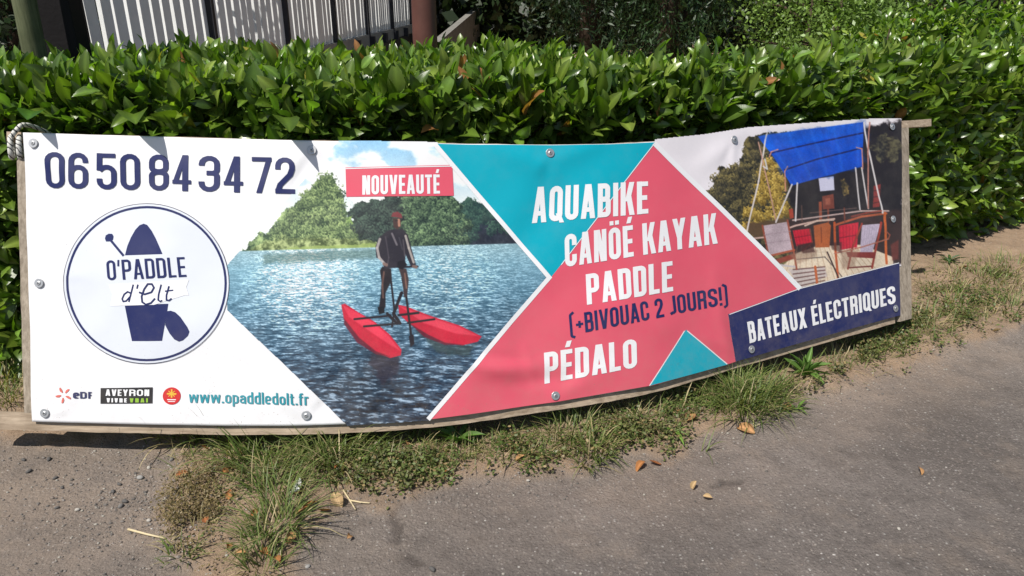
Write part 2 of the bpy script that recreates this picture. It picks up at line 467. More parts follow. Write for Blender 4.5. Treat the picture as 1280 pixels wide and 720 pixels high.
def px_to_uv(px, py):
    px = np.asarray(px, float); py = np.asarray(py, float)
    lo = np.full(px.shape, -30.0); hi = np.full(px.shape, NU + 30.0)
    for _ in range(34):
        m = (lo + hi) / 2; b = uv_tab(bpx, m); t = uv_tab(tpx, m)
        g = (t[..., 0] - b[..., 0]) * (py - b[..., 1]) - (t[..., 1] - b[..., 1]) * (px - b[..., 0])
        hi = np.where(g < 0, m, hi) if SGN < 0 else np.where(g > 0, m, hi)
        lo = np.where(g < 0, lo, m) if SGN < 0 else np.where(g > 0, lo, m)
    u = (lo + hi) / 2; b = uv_tab(bpx, u); t = uv_tab(tpx, u)
    lam = ((px - b[..., 0]) * (t[..., 0] - b[..., 0]) + (py - b[..., 1]) * (t[..., 1] - b[..., 1])) / ((t - b) ** 2).sum(-1)
    zb = uv_tab(BD, u); zt = uv_tab(TD, u)
    return u, lam * zb / ((1 - lam) * zt + lam * zb)
_m = 200; _t = (tpx[_m, 0] - bpx[_m, 0]) * (350 - bpx[_m, 1]) - (tpx[_m, 1] - bpx[_m, 1]) * (0 - bpx[_m, 0])
SGN = -1 if _t < 0 else 1
# the sheet's folds: (start, end, width, height in metres), traced where the photograph shows them
FOLDS = [((560, 440), (650, 470), 12, 0.006), ((585, 470), (700, 452), 10, 0.005), ((640, 400), (690, 480), 14, -0.005), ((640, 480), (740, 470), 8, -0.004),
         ((600, 178), (690, 215), 14, 0.006), ((690, 200), (760, 178), 10, 0.004), ((385, 190), (330, 235), 12, 0.004), ((300, 300), (345, 255), 14, -0.004),
         ((45, 182), (100, 240), 14, 0.004), ((50, 354), (120, 345), 12, 0.003), ((60, 515), (120, 470), 14, 0.004), ((383, 518), (330, 470), 12, 0.005),
         ((383, 518), (440, 480), 12, -0.004), ((694, 494), (660, 440), 10, 0.005), ((694, 494), (760, 460), 12, 0.004), ((918, 175), (870, 215), 12, 0.004),
         ((918, 175), (960, 220), 12, -0.004), ((938, 436), (985, 410), 10, 0.004), ((938, 436), (915, 400), 8, 0.005), ((1115, 160), (1085, 200), 10, 0.003),
         ((1110, 330), (1122, 390), 6, 0.005), ((930, 180), (1090, 160), 10, -0.005), ((890, 340), (912, 455), 7, 0.005), ((200, 250), (420, 330), 40, 0.006), ((120, 470), (360, 450), 36, -0.006),
         ((705, 230), (640, 330), 26, -0.006), ((850, 240), (960, 330), 30, 0.006), ((700, 360), (850, 420), 24, 0.005), ((230, 190), (210, 300), 20, 0.004)]
_fr = random.Random(12)
for _x, _y, _a in ((43, 180, 45), (390, 188, 90), (687, 191, 90), (918, 175, 90), (1115, 158, 135), (50, 354, 0), (1115, 274, 180), (57, 516, -45), (383, 519, -90), (694, 494, -95), (937, 436, -100), (1119, 385, -140)):
    for _k in range(3):
        _t = math.radians(_a + (_k - 1) * 38 + _fr.uniform(-12, 12)); _l = _fr.uniform(28, 58)
        FOLDS.append(((_x + 6 * math.cos(_t), _y + 6 * math.sin(_t)), (_x + _l * math.cos(_t), _y + _l * math.sin(_t)), _fr.uniform(4, 6.5), _fr.choice((-1, 1)) * _fr.uniform(.0014, .0026)))
FOLDS += [((560, 455), (640, 462), 6, .004), ((600, 442), (668, 452), 5, -.003), ((655, 430), (672, 490), 6, .0035), ((715, 455), (735, 490), 5, .002), ((300, 440), (390, 500), 7, .0025), ((100, 250), (60, 330), 8, .002), ((880, 420), (915, 440), 5, .0025), ((905, 395), (925, 450), 5, -.003)]
def folds(px, py):
    d = (fbm(px * 0.012, py * 0.012, 50, 2) - 0.5) * 0.016
    for p, q, w, a in FOLDS:
        r, t = seg_dist(px, py, p, q)
        d = d + a * np.exp(-(r / w) ** 2) * np.sin(np.pi * np.clip(0.12 + 0.76 * t, 0, 1))
    return d
def surf(u, v, off=0.0, flat=False):
    b = uv_tab(B3, u); t = uv_tab(T3, u); n = uv_tab(nrm, u)
    p = b + (t - b) * np.asarray(v)[..., None]
    if not flat:
        q, _ = project(p); off = off + folds(q[..., 0], q[..., 1])
    return p + n * np.asarray(off)[..., None] if np.ndim(off) else p + n * off
def onb(px, py, off=0.0):
    px = np.asarray(px, float); py = np.asarray(py, float)
    u, v = px_to_uv(px, py)
    n = uv_tab(nrm, u)
    b = uv_tab(B3, u); t = uv_tab(T3, u)
    return b + (t - b) * v[..., None] + n * (np.asarray(off) + folds(px, py))[..., None]
SIGN_LOC = Vector((float(B3[200][0]), float(B3[200][1]), 0.0))
sign = empty('advertising_banner', SIGN_LOC, 'long printed banner for boat hire nailed to a leaning wooden frame', 'banner')
# sheet
cu = np.linspace(0, NU - 1, 420); cv = np.linspace(0, 1, 120)
UU, VV = np.meshgrid(cu, cv)
front = surf(UU, VV, 0.0)
back = surf(UU, VV, -0.0012)
def grid_faces(ny, nx, base=0):
    i = np.arange(nx * ny).reshape(ny, nx) + base
    return np.stack([i[:-1, :-1], i[:-1, 1:], i[1:, 1:], i[1:, :-1]], -1).reshape(-1, 4)
f1 = grid_faces(120, 420); f2 = grid_faces(120, 420, 120 * 420)[:, ::-1]
i1 = np.arange(120 * 420).reshape(120, 420); i2 = i1 + 120 * 420
rim = []
for e1, e2 in ((i1[0], i2[0]), (i1[-1][::-1], i2[-1][::-1]), (i1[:, 0][::-1], i2[:, 0][::-1]), (i1[:, -1], i2[:, -1])):
    rim.append(np.stack([e1[1:], e1[:-1], e2[:-1], e2[1:]], -1))
sheet = link('sheet', mesh_np('sheet', np.vstack([front.reshape(-1, 3), back.reshape(-1, 3)]), np.vstack([f1, f2] + rim), M_SHEET, True), sign)
L1, L2, L3, L4, L5 = 0.0010, 0.0018, 0.0024, 0.0030, 0.0036

def decal_poly(name, poly, mat, off, cell=5.0, label=None, parent=sheet):
    """flat printed area: grid clipped to a polygon (photo pixels), laid on the sheet."""
    poly = np.asarray(poly, float)
    bm = bmesh.new()
    x0, y0 = poly.min(0) - 1; x1, y1 = poly.max(0) + 1
    vs = [bm.verts.new((x, y, 0)) for x, y in poly]
    bm.faces.new(vs)
    for x in np.arange(math.ceil(x0 / cell) * cell, x1, cell):
        bmesh.ops.bisect_plane(bm, geom=bm.verts[:] + bm.edges[:] + bm.faces[:], plane_co=(x, 0, 0), plane_no=(1, 0, 0))
    for y in np.arange(math.ceil(y0 / cell) * cell, y1, cell):
        bmesh.ops.bisect_plane(bm, geom=bm.verts[:] + bm.edges[:] + bm.faces[:], plane_co=(0, y, 0), plane_no=(0, 1, 0))
    P = np.array([v.co[:2] for v in bm.verts])
    W = onb(P[:, 0], P[:, 1], off)
    for v, w in zip(bm.verts, W): v.co = w
    bmesh.ops.recalc_face_normals(bm, faces=bm.faces)
    me = bpy.data.meshes.new(name)
    for f in bm.faces:
        f.smooth = True
        if f.normal.y > 0: f.normal_flip()
    bm.to_mesh(me); bm.free(); me.materials.append(mat)
    o = link(name, me, parent)
    if label: o['label'] = label
    return o

# ---- letter strokes: strips of (left, right) point pairs in letter units
def arc(cx, cy, rx, ry, a0, a1, n=8):
    a = np.radians(np.linspace(a0, a1, n)); return np.stack([cx + rx * np.cos(a), cy + ry * np.sin(a)], -1)
def strip(pts, w):
    P = np.asarray(pts, float); keep = [0]
    for i in range(1, len(P)):
        if np.hypot(*(P[i] - P[keep[-1]])) > 1e-4: keep.append(i)
    P = P[keep]; closed = np.hypot(*(P[0] - P[-1])) < 1e-3
    n = len(P); L = []; R = []
    for i in range(n):
        if closed: a = P[i - 1] if i > 0 else P[-2]; b = P[i + 1] if i < n - 1 else P[1]
        else: a = P[max(i - 1, 0)]; b = P[min(i + 1, n - 1)]
        d1 = P[i] - a; d2 = b - P[i]
        d1 = d1 / (np.hypot(*d1) or 1); d2 = d2 / (np.hypot(*d2) or 1)
        if np.hypot(*d1) < .5: d1 = d2
        if np.hypot(*d2) < .5: d2 = d1
        m = d1 + d2; m = m / (np.hypot(*m) or 1); nn = np.array([-m[1], m[0]])
        c = max(0.45, float(nn @ np.array([-d1[1], d1[0]])))
        L.append(P[i] + nn * w / 2 / c); R.append(P[i] - nn * w / 2 / c)
    return np.array(L), np.array(R)
def diag(x0, y0, x1, y1, w):
    return np.array([(x0, y0), (x1, y1)]), np.array([(x0 + w, y0), (x1 + w, y1)])
def V2(*a): return np.vstack([np.atleast_2d(np.array(q, float)) for q in a])
def glyph(ch, t=0.155, W=0.40):
    h = t / 2; r = W / 2 - h; g = []
    base = ch; acc = None
    if ch == 'É': base, acc = 'E', 'a'
    if ch == 'Ö': base, acc = 'O', 'd'
    S = lambda *p, w=t: g.append(strip(V2(*p), w))
    cy0, cy1 = h + r, 1 - h - r; c = W / 2
    if base in 'O0Q':
        S(arc(c, cy1, r, r, 0, 180), arc(c, cy0, r, r, 180, 360), (W - h, cy1))
        if base == 'Q': g.append(diag(W * .5, .22, W * .80, -.05, t * .85))
    elif base == 'C': S((W - h, .64), arc(c, cy1, r, r, 0, 180), arc(c, cy0, r, r, 180, 360), (W - h, .36))
    elif base == 'U': S((h, 1), arc(c, cy0, r, r, 180, 360), (W - h, 1))
    elif base == 'J': W = .30; c = W / 2; r = W / 2 - h; S((W - h, 1), arc(c - .02, cy0, r + .02, r, 0, -100), (0, h))
    elif base == 'S': S((W - h, .70), arc(c, cy1, r, r, 0, 180), (h, .66), (h + .03, .58), (W - h - .03, .42), (W - h, .34), arc(c, cy0, r, r, 0, -180), (h, .30))
    elif base == 'D': S((h, 0), (h, 1)); S((h, 1 - h), arc(W - h - r * .8, 1 - h - r * .8, r * .8, r * .8, 90, 0), arc(W - h - r * .8, h + r * .8, r * .8, r * .8, 0, -90), (h, h))
    elif base == 'P': S((h, 0), (h, 1)); S((h, 1 - h), arc(W - h - r * .8, 1 - h - r * .8, r * .8, r * .8, 90, 0), arc(W - h - r * .8, .45 + r * .8, r * .8, r * .8, 0, -90), (h, .45))
    elif base == 'R': S((h, 0), (h, 1)); S((h, 1 - h), arc(W - h - r * .8, 1 - h - r * .8, r * .8, r * .8, 90, 0), arc(W - h - r * .8, .49 + r * .8, r * .8, r * .8, 0, -90), (h, .49)); S((h, .49), arc(W - h - .09, .40, .09, .09, 90, 0), (W - h, 0))
    elif base == 'B':
        S((h, 0), (h, 1)); q = r * .72
        S((h, 1 - h), arc(W - h - q - .02, 1 - h - q, q, q, 90, 0), arc(W - h - q - .02, .53 + q, q, q, 0, -90), (h, .53))
        S((h, .53), arc(W - h - q, .53 - q, q, q, 90, 0), arc(W - h - q, h + q, q, q, 0, -90), (h, h))
    elif base == 'E': W = .34; S((h, 0), (h, 1)); S((h, 1 - h), (W, 1 - h), w=t * .92); S((h, .5), (W * .92, .5), w=t * .92); S((h, h), (W, h), w=t * .92)
    elif base == 'F': W = .33; S((h, 0), (h, 1)); S((h, 1 - h), (W, 1 - h), w=t * .92); S((h, .5), (W * .92, .5), w=t * .92)
    elif base == 'L': W = .33; S((h, 0), (h, 1)); S((h, h), (W, h), w=t * .92)
    elif base == 'T': W = .37; S((W / 2, 0), (W / 2, 1 - t)); S((0, 1 - h), (W, 1 - h), w=t * .92)
    elif base == 'I': W = t; S((h, 0), (h, 1))
    elif base == 'A': W = .43; w = t * .98; g.append(diag(0, 0, W / 2 - w * .62, 1, w)); g.append(diag(W - w, 0, W / 2 - w * .38, 1, w)); S((.1, .26), (W - .1, .26), w=t * .85)
    elif base == 'V': W = .43; w = t * .98; g.append(diag(0, 1, W / 2 - w * .62, 0, w)); g.append(diag(W - w, 1, W / 2 - w * .38, 0, w))
    elif base == 'Y': W = .43; g.append(diag(0, 1, W / 2 - h, .38, t)); g.append(diag(W - t, 1, W / 2 - h, .38, t)); S((W / 2, .42), (W / 2, 0))
    elif base == 'X': W = .43; g.append(diag(0, 0, W - t * 1.05, 1, t * 1.05)); g.append(diag(W - t * 1.05, 0, 0, 1, t * 1.05))
    elif base == 'K': W = .42; S((h, 0), (h, 1)); g.append(diag(t * .85, .42, W - t, 1, t)); g.append(diag(t * 1.1, .58, W - t * .98, 0, t))
    elif base == 'N': W = .42; S((h, 0), (h, 1)); S((W - h, 0), (W - h, 1)); g.append(diag(h * .6, 1, W - t - h * .6, 0, t))
    elif base == 'M': W = .52; S((h, 0), (h, 1)); S((W - h, 0), (W - h, 1)); g.append(diag(h, 1, W / 2 - h, .1, t * .9)); g.append(diag(W - t - h, 1, W / 2 - h, .1, t * .9))
    elif base == '2': S((h, .66), (h, cy1), arc(c, cy1, r, r, 180, 0), (W - h, .68), (W - h - .05, .52), (h + .05, .24), (h, t * .6)); S((0, h), (W, h))
    elif base == '3': q = r; S((h, .72), arc(c, cy1, q, q, 180, 0), (W - h, .62), arc(W - h - .1, .62, .1, .1, 0, -90), (c - .06, .52)); S((c - .06, .52), arc(W - h - .1, .42, .1, .1, 90, 0), arc(c, cy0, q, q, 0, -180), (h, .28))
    elif base == '4': W = .42; S((W - .07 - h, 0), (W - .07 - h, 1)); g.append((np.array([(0, .22), (W - .07 - t, 1)]), np.array([(t * .95, .22), (W - .07 - h * .6, 1)]))); S((0, .25), (W, .25), w=t * .85)
    elif base == '5': S((h + .01, 1), (h, .52)); S((h, 1 - h), (W - .02, 1 - h), w=t * .92); S((h, .52), arc(c, .60 - r + .02, r, r, 130, 0), arc(c, cy0, r, r, 0, -180), (h, .30))
    elif base == '6': S((W - h, .72), arc(c, cy1, r, r, 0, 180), arc(c, cy0, r, r, 180, 360), arc(c, .60 - r, r, r, 0, 180))
    elif base == '7': S((0, 1 - h), (W, 1 - h), w=t * .92); g.append(diag(W * .22, 0, W - t, 1 - t * .5, t))
    elif base == '8':
        q = r * .96; S(arc(c, 1 - h - q, q, q, 0, 180), arc(c, .53 + q * .6, q, q * .6, 180, 360), (c + q, 1 - h - q)); S(arc(c, .51 - q * .6, r, q * .6, 0, 180), arc(c, cy0, r, r, 180, 360), (c + r, .51 - q * .6))
    elif base == '(': W = .2; S((W, 1.12), arc(W * .5 + .04, .95, .1, .1, 100, 180), arc(W * .5 + .04, 0.0, .1, .1, 180, 260), (W, -.14), w=t * .9)
    elif base == ')': W = .2; S((0, 1.12), arc(W * .5 - .04, .95, .1, .1, 80, 0), arc(W * .5 - .04, 0.0, .1, .1, 0, -80), (0, -.14), w=t * .9)
    elif base == '+': W = .34; S((0, .46), (W, .46), w=t * .85); S((W / 2, .46 - W / 2), (W / 2, .46 + W / 2), w=t * .85)
    elif base == '!': W = t; S((h, .28), (h, 1)); S((h, 0), (h, t))
    elif base == "'": W = t * .9; g.append(diag(0, .68, t * .2, 1, t * .7))
    elif base == ' ': W = .16
    elif base == '.': W = t * 1.1; S((W / 2, 0), (W / 2, t * 1.1), w=t * 1.1)
    # lower case (web address); x-height .72
    elif base == 'w': W = .62; q = t * .9; X = .72; g += [diag(0, X, W * .22 - q / 2, 0, q), diag(W * .5 - q / 2, X, W * .22 - q / 2, 0, q), diag(W * .5 - q / 2, X, W * .78 - q / 2, 0, q), diag(W - q, X, W * .78 - q / 2, 0, q)]
    elif base in 'opdeabc' and base.islower():
        W = .40; r = W / 2 - h; X = .72; top = X - h - r; c = W / 2
        if base == 'o': S(arc(c, top, r, r, 0, 180), arc(c, h + r, r, r, 180, 360), (W - h, top))
        if base == 'p': S((h, -.26), (h, X)); S((h, X - h), arc(c, top, r, r, 90, 0), arc(c, h + r, r, r, 0, -90), (h, h))
        if base == 'd': S((W - h, 0), (W - h, 1)); S((W - h, X - h), arc(c, top, r, r, 90, 180), arc(c, h + r, r, r, 180, 270), (W - h, h))
        if base == 'a': S((h, top), arc(c, top, r, r, 170, 0), (W - h, 0)); S((W - h, .44), (c, .42), arc(c - .04, .24, r - .02, .15, 90, 270, 7), (W - h, .13), w=t * .85)
        if base == 'e': S((h, .36), (W - h, .36), w=t * .8); S((W - h, .36), arc(c, top, r, r, 0, 180), arc(c, h + r, r, r, 180, 330))
    elif base == 'l': W = t; S((h, 0), (h, 1))
    elif base == 't': W = .27; S((h + .05, .95), arc(h + .13, h + .08, .08, .08, 180, 270), (W, h)); S((0, .72 - h * .8), (W, .72 - h * .8), w=t * .8)
    elif base == 'f': W = .27; S((h + .04, 0), arc(h + .12, 1 - h - .08, .08, .08, 180, 90), (W, 1 - h)); S((0, .72 - h * .8), (W, .72 - h * .8), w=t * .8)
    elif base == 'r': W = .27; S((h, 0), (h, .72)); S((h, .5), arc(h + .1, .72 - h - .1, .1, .1, 180, 90), (W, .72 - h))
    if acc == 'a': g.append(diag(W * .38, 1.07, W * .56, 1.27, t * .9))
    if acc == 'd': S((W * .27, 1.08), (W * .27, 1.08 + t * .85), w=t * .85); S((W * .73, 1.08), (W * .73, 1.08 + t * .85), w=t * .85)
    return g, W

def strips_to_mesh(strips, tomap, off, step=5.0):
    Vs = []; Fs = []; nb_ = 0
    for k, (Lp, Rp) in enumerate(strips):
        Lp = tomap(np.asarray(Lp, float)); Rp = tomap(np.asarray(Rp, float))
        l2 = [Lp[0]]; r2 = [Rp[0]]
        for i in range(len(Lp) - 1):
            d = max(np.hypot(*(Lp[i + 1] - Lp[i])), np.hypot(*(Rp[i + 1] - Rp[i])))
            m = max(1, int(math.ceil(d / step)))
            for j in range(1, m + 1):
                l2.append(Lp[i] + (Lp[i + 1] - Lp[i]) * j / m); r2.append(Rp[i] + (Rp[i + 1] - Rp[i]) * j / m)
        P = np.array(l2 + r2); n = len(l2)
        Vs.append(onb(P[:, 0], P[:, 1], off + 0.00008 * (k % 6)))
        for i in range(n - 1): Fs.append((nb_ + i, nb_ + i + 1, nb_ + n + i + 1, nb_ + n + i))
        nb_ += 2 * n
    V = np.vstack(Vs); F = np.array(Fs)
    a = V[F[:, 1]] - V[F[:, 0]]; b = V[F[:, 3]] - V[F[:, 0]]; c = np.cross(a, b)
    fl = c[:, 1] > 0; F[fl] = F[fl][:, ::-1]
    return V, F
def quad_map(bl, br, tl, tr):
    bl, br, tl, tr = [np.array(q, float) for q in (bl, br, tl, tr)]
    def f(P):
        s = P[:, :1]; t = P[:, 1:]
        return (bl * (1 - s) + br * s) * (1 - t) + (tl * (1 - s) + tr * s) * t
    return f
def text(name, s, bl, br, tl, tr, mat, off=L4, t=0.155, gap=0.075, label=None, shadow=None, W=0.40):
    gl = []; x = 0
    for ch in s:
        g, w = glyph(ch, t, W)
        for L_, R_ in g: gl.append((L_ + np.array([x, 0]), R_ + np.array([x, 0])))
        x += w + gap
    tot = x - gap
    gl = [(L_ / np.array([tot, 1]), R_ / np.array([tot, 1])) for L_, R_ in gl]
    V, F = strips_to_mesh(gl, quad_map(bl, br, tl, tr), off)
    o = link(name, mesh_np(name, V, F, mat), sheet)
    if label: o['label'] = label
    return o
def strokes(name, lst, mat, off=L4, label=None):
    """lst of (pixel polyline, width px)."""
    st = [strip(np.array(p, float), w) for p, w in lst]
    V, F = strips_to_mesh(st, lambda P: P, off)
    o = link(name, mesh_np(name, V, F, mat), sheet)
    if label: o['label'] = label
    return o

# ---- printed photographs, painted on fine grids
class Canvas:
    gain = 1.18
    def __init__(s, x0, y0, x1, y1, res):
        s.nx = int((x1 - x0) * res) + 1; s.ny = int((y1 - y0) * res) + 1
        s.X, s.Y = np.meshgrid(np.linspace(x0, x1, s.nx), np.linspace(y0, y1, s.ny)); s.C = np.zeros(s.X.shape + (3,))
    def blend(s, m, c):
        m = np.asarray(m, float)[..., None]; s.C = s.C * (1 - m) + np.asarray(c, float) * m
    def poly(s, p, c, soft=0.7, jag=0.0, js=0.2, a=1.0, seed=5):
        p = np.asarray(p, float)
        d = poly_dist(p, s.X, s.Y)
        if jag: d = d + (fbm(s.X * js, s.Y * js, seed) - 0.5) * 2 * jag
        s.blend(a * (1 - sstep(-soft, soft, d)), c)
    def line(s, pts, w, c, a=1.0, soft=0.6):
        for p, q in zip(pts[:-1], pts[1:]):
            d, _ = seg_dist(s.X, s.Y, p, q); s.blend(a * (1 - sstep(w / 2 - soft, w / 2 + soft, d)), c)
    def foliage(s, p, dark, light, jag=8, js=0.12, grain=0.45, seed=9, sun=0.0):
        d = poly_dist(np.asarray(p, float), s.X, s.Y) + (fbm(s.X * js, s.Y * js, seed) - 0.5) * 2 * jag + (fbm(s.X * .6, s.Y * .6, seed + 3, 2) - .5) * 3
        n = 0.55 * fbm(s.X * grain * .3, s.Y * grain * .3, seed + 5, 3) + 0.45 * fbm(s.X * grain, s.Y * grain, seed + 7, 3)
        n = sstep(0.3, 0.72, n)[..., None]
        s.blend(1 - sstep(-.8, .8, d), np.asarray(dark) * (1 - n) + np.asarray(light) * n)
    def crowns(s, poly, n, r0, r1, dark, light, seed):
        """rounded leafy clumps, lit from the upper left of the pictured scene."""
        r = np.random.default_rng(seed); poly = np.asarray(poly, float); lo, hi = poly.min(0), poly.max(0)
        pts = []
        while len(pts) < n:
            q = lo + (hi - lo) * r.random(2)
            if poly_in(poly, q[0], q[1]): pts.append(q)
        pts.sort(key=lambda q: q[1])
        xs, ys_ = s.X[0], s.Y[:, 0]
        for cx, cy in pts:
            R = r0 + (r1 - r0) * r.random(); i0, i1 = np.searchsorted(xs, [cx - 2 * R, cx + 2 * R]); j0, j1 = np.searchsorted(ys_, [cy - 2 * R, cy + 2 * R])
            if i1 <= i0 or j1 <= j0: continue
            X_, Y_ = s.X[j0:j1, i0:i1], s.Y[j0:j1, i0:i1]
            nz = fbm(X_ * .55, Y_ * .55, seed + 3, 2) - .5
            d = np.hypot(X_ - cx, (Y_ - cy) * 1.15) / R + nz * 1.5
            sh = np.clip(.45 - .35 * (X_ - cx) / R * .6 - .5 * (Y_ - cy) / R + 1.3 * (fbm(X_ * .8, Y_ * .8, seed + 9, 2) - .5), 0, 1) ** 1.3 * (.65 + .5 * r.random())
            m = ((1 - sstep(.75, 1.05, d)) * .9)[..., None]; col = np.asarray(dark) * (1 - sh[..., None]) + np.asarray(light) * sh[..., None]
            s.C[j0:j1, i0:i1] = s.C[j0:j1, i0:i1] * (1 - m) + col * m
    def grain(s, a=.1, seed=70):
        g = (fbm(s.X * .9, s.Y * .9, seed, 2) - .5) * 2 * a + (fbm(s.X * .07, s.Y * .07, seed + 3, 3) - .5) * a * 2.2
        s.C = s.C * (1 + (g * (1 - .9 * sstep(170, 215, s.C.min(-1))))[..., None])
    def build(s, name, mask_poly, off, grow, label):
        C = np.clip(lin(np.clip(s.C, 0, 255)) * PF * s.gain, 0, 0.7)
        P = onb(s.X, s.Y, off)
        d = poly_dist(np.asarray(mask_poly, float), s.X, s.Y)
        ok = d < grow
        i = np.arange(s.nx * s.ny).reshape(s.ny, s.nx)
        q = np.stack([i[:-1, :-1], i[1:, :-1], i[1:, 1:], i[:-1, 1:]], -1).reshape(-1, 4)
        k = ok.ravel(); q = q[k[q].all(1)]
        used = np.unique(q); re = np.full(s.nx * s.ny, -1); re[used] = np.arange(len(used))
        o = link(name, mesh_np(name, P.reshape(-1, 3)[used], re[q], M_PHOTO, True, C.reshape(-1, 3)[used]), sheet)
        o['label'] = label; return o

DIA = [(425, 178), (546, 179.5), (688, 347), (537, 523), (435, 530), (287, 387), (287, 332)]
c = Canvas(284, 174, 692, 532, 1.4)
X, Y = c.X, c.Y
sk = np.clip((Y - 176) / 80, 0, 1)[..., None]
c.C[:] = np.array([140, 190, 224]) * (1 - sk) + np.array([216, 224, 222]) * sk
cl = sstep(0.44, 0.62, fbm(X * .03, Y * .05, 1, 5) + 0.10 * np.exp(-((X - 440) / 35) ** 2))
c.blend(cl * 0.9, (240, 242, 238))
c.foliage([(560, 268), (585, 246), (610, 258), (650, 296), (650, 310), (560, 310)], (34, 58, 56), (66, 98, 82), 2, seed=2)
c.foliage([(586, 300), (600, 280), (620, 272), (660, 300), (660, 312), (586, 312)], (24, 30, 44), (44, 50, 62), 2, seed=3)
c.foliage([(498, 318), (492, 262), (502, 244), (520, 238), (560, 240), (578, 254), (590, 275), (588, 306)], (30, 46, 40), (126, 152, 112), 6, seed=14)
c.foliage([(436, 312), (438, 262), (452, 250), (470, 252), (486, 244), (502, 246), (512, 300), (505, 314)], (22, 34, 32), (70, 92, 76), 6, seed=15)
c.foliage([(286, 330), (322, 296), (345, 280), (360, 262), (385, 240), (402, 222), (416, 214), (424, 240), (432, 268), (446, 290), (446, 312)], (44, 66, 44), (160, 182, 122), 5, seed=16)
c.foliage([(420, 296), (430, 272), (440, 270), (446, 300), (436, 310)], (70, 100, 56), (150, 176, 100), 3, seed=17)
c.crowns([(575, 262), (590, 252), (640, 292), (575, 300)], 40, 4, 8, (28, 48, 48), (70, 100, 84), 81)
c.crowns([(500, 308), (498, 262), (506, 246), (560, 244), (586, 275), (584, 302)], 120, 4, 9, (22, 38, 34), (122, 148, 106), 82)
c.crowns([(440, 304), (442, 264), (454, 254), (498, 250), (500, 300)], 80, 4, 9, (18, 28, 30), (78, 98, 84), 83)
c.crowns([(330, 304), (345, 284), (362, 264), (386, 242), (404, 226), (414, 218), (422, 242), (428, 268), (442, 292), (442, 306)], 150, 4, 10, (34, 52, 36), (150, 170, 112), 84)
c.crowns([(322, 312), (345, 296), (400, 296), (420, 306)], 50, 3, 6, (52, 70, 44), (160, 176, 116), 85)
wl = 314 - (X - 300) * 0.028
c.foliage([(300, 322), (330, 302), (380, 298), (440, 298), (480, 304), (480, 316)], (70, 84, 48), (176, 190, 130), 3, seed=18)
c.poly([(360, 309), (480, 304), (480, 312), (360, 317)], (150, 170, 96), 1.0, 2, a=.8)
# water
k = np.clip((Y - wl) / 215, 0, 1)
wcol = np.zeros_like(c.C)
stops = [(0, (128, 160, 170)), (.12, (108, 150, 168)), (.35, (76, 114, 136)), (.65, (52, 78, 100)), (1, (42, 60, 82))]
for ch in range(3): wcol[..., ch] = np.interp(k, [q[0] for q in stops], [q[1][ch] for q in stops])
fy = 0.9 / (0.25 + k * 1.3)
wob = Y + 3.0 * fbm(X * .05, Y * .08, 41, 2)
rip = 0.62 * fbm(X * .085 / (0.4 + k), wob * fy * .42, 31, 4) + 0.38 * fbm(X * .26 / (.4 + k), wob * fy * .9, 35, 3)
rp = (rip - 0.5) * 2
wcol = wcol + (rp * (26 + 125 * k))[..., None] * np.array([.85, .95, 1.0])
gl = np.exp(-((X - 385 + (Y - 330) * .1) / 62) ** 2) * np.exp(-((Y - 350) / 62) ** 2)
gl2 = np.exp(-((X - 560) / 75) ** 2) * np.exp(-((Y - 350) / 75) ** 2) * .5
wcol = wcol + ((gl + gl2) * sstep(0.42, 0.68, rip) * 185)[..., None] * np.array([1, .98, .94])
wcol = wcol + (gl * 26)[..., None]
drk = np.exp(-((X - 455) / 60) ** 2) * sstep(.35, .8, k)
wcol = wcol * (1 - .22 * drk[..., None]) + (sstep(.57, .66, rip) * k * 70)[..., None]
c.blend(sstep(-.8, .8, Y - wl), np.clip(wcol, 8, 245))
c.poly([(330, 318), (430, 312), (470, 311), (480, 322), (400, 326), (330, 330)], (66, 92, 84), 3, 3, a=.55)
# water cycle: floats, frame, rider
c.poly([(470, 428), (500, 446), (498, 470), (478, 480), (462, 455)], (40, 30, 42), 4, 5, a=.7)
c.poly([(520, 412), (560, 432), (596, 430), (585, 446), (545, 440)], (44, 62, 62), 3, 4, a=.7)
for P_ in ([(426.5, 381), (431, 379.5), (449, 391), (468, 402), (487, 418), (502, 437), (501, 444), (488, 447.5), (470, 441), (449, 424), (430, 400)],
           [(498, 381), (508, 383), (536, 394), (575, 407), (602, 420.5), (597, 427), (578, 431.5), (556, 429), (535, 419), (512, 405), (499, 393)]):
    c.poly(P_, (186, 26, 52), .6)
c.poly([(428, 381), (449, 392), (468, 404), (486, 420), (500, 438), (486, 430), (462, 414), (436, 396)], (222, 62, 84), 1.2, a=.8)
c.poly([(500, 383), (536, 396), (575, 409), (598, 420), (570, 417), (530, 404)], (220, 66, 86), 1.2, a=.8)
c.poly([(430, 398), (449, 422), (470, 439), (488, 446), (470, 443), (446, 428), (430, 405)], (96, 14, 36), 1, a=.9)
c.poly([(512, 404), (535, 418), (556, 428), (580, 431), (556, 431), (530, 421)], (98, 14, 36), 1, a=.9)
D = (30, 24, 30)
for pts, w in (([(443, 399), (488, 394.5)], 2.6), ([(455, 408), (498, 404.5)], 2.6), ([(498, 394), (523, 391)], 3), ([(510, 403.5), (543, 399)], 2.6),
               ([(489, 352), (493, 388), (490, 408)], 2.4), ([(503, 348), (508, 372), (515, 428)], 2.8), ([(502, 366), (492, 392), (500, 404)], 4), ([(484, 392), (496, 404)], 3.5), ([(500, 334), (522, 333)], 2.4)):
    c.line(pts, w, D)
c.poly([(511, 420), (517, 418), (518, 430), (513, 434)], D, .6)
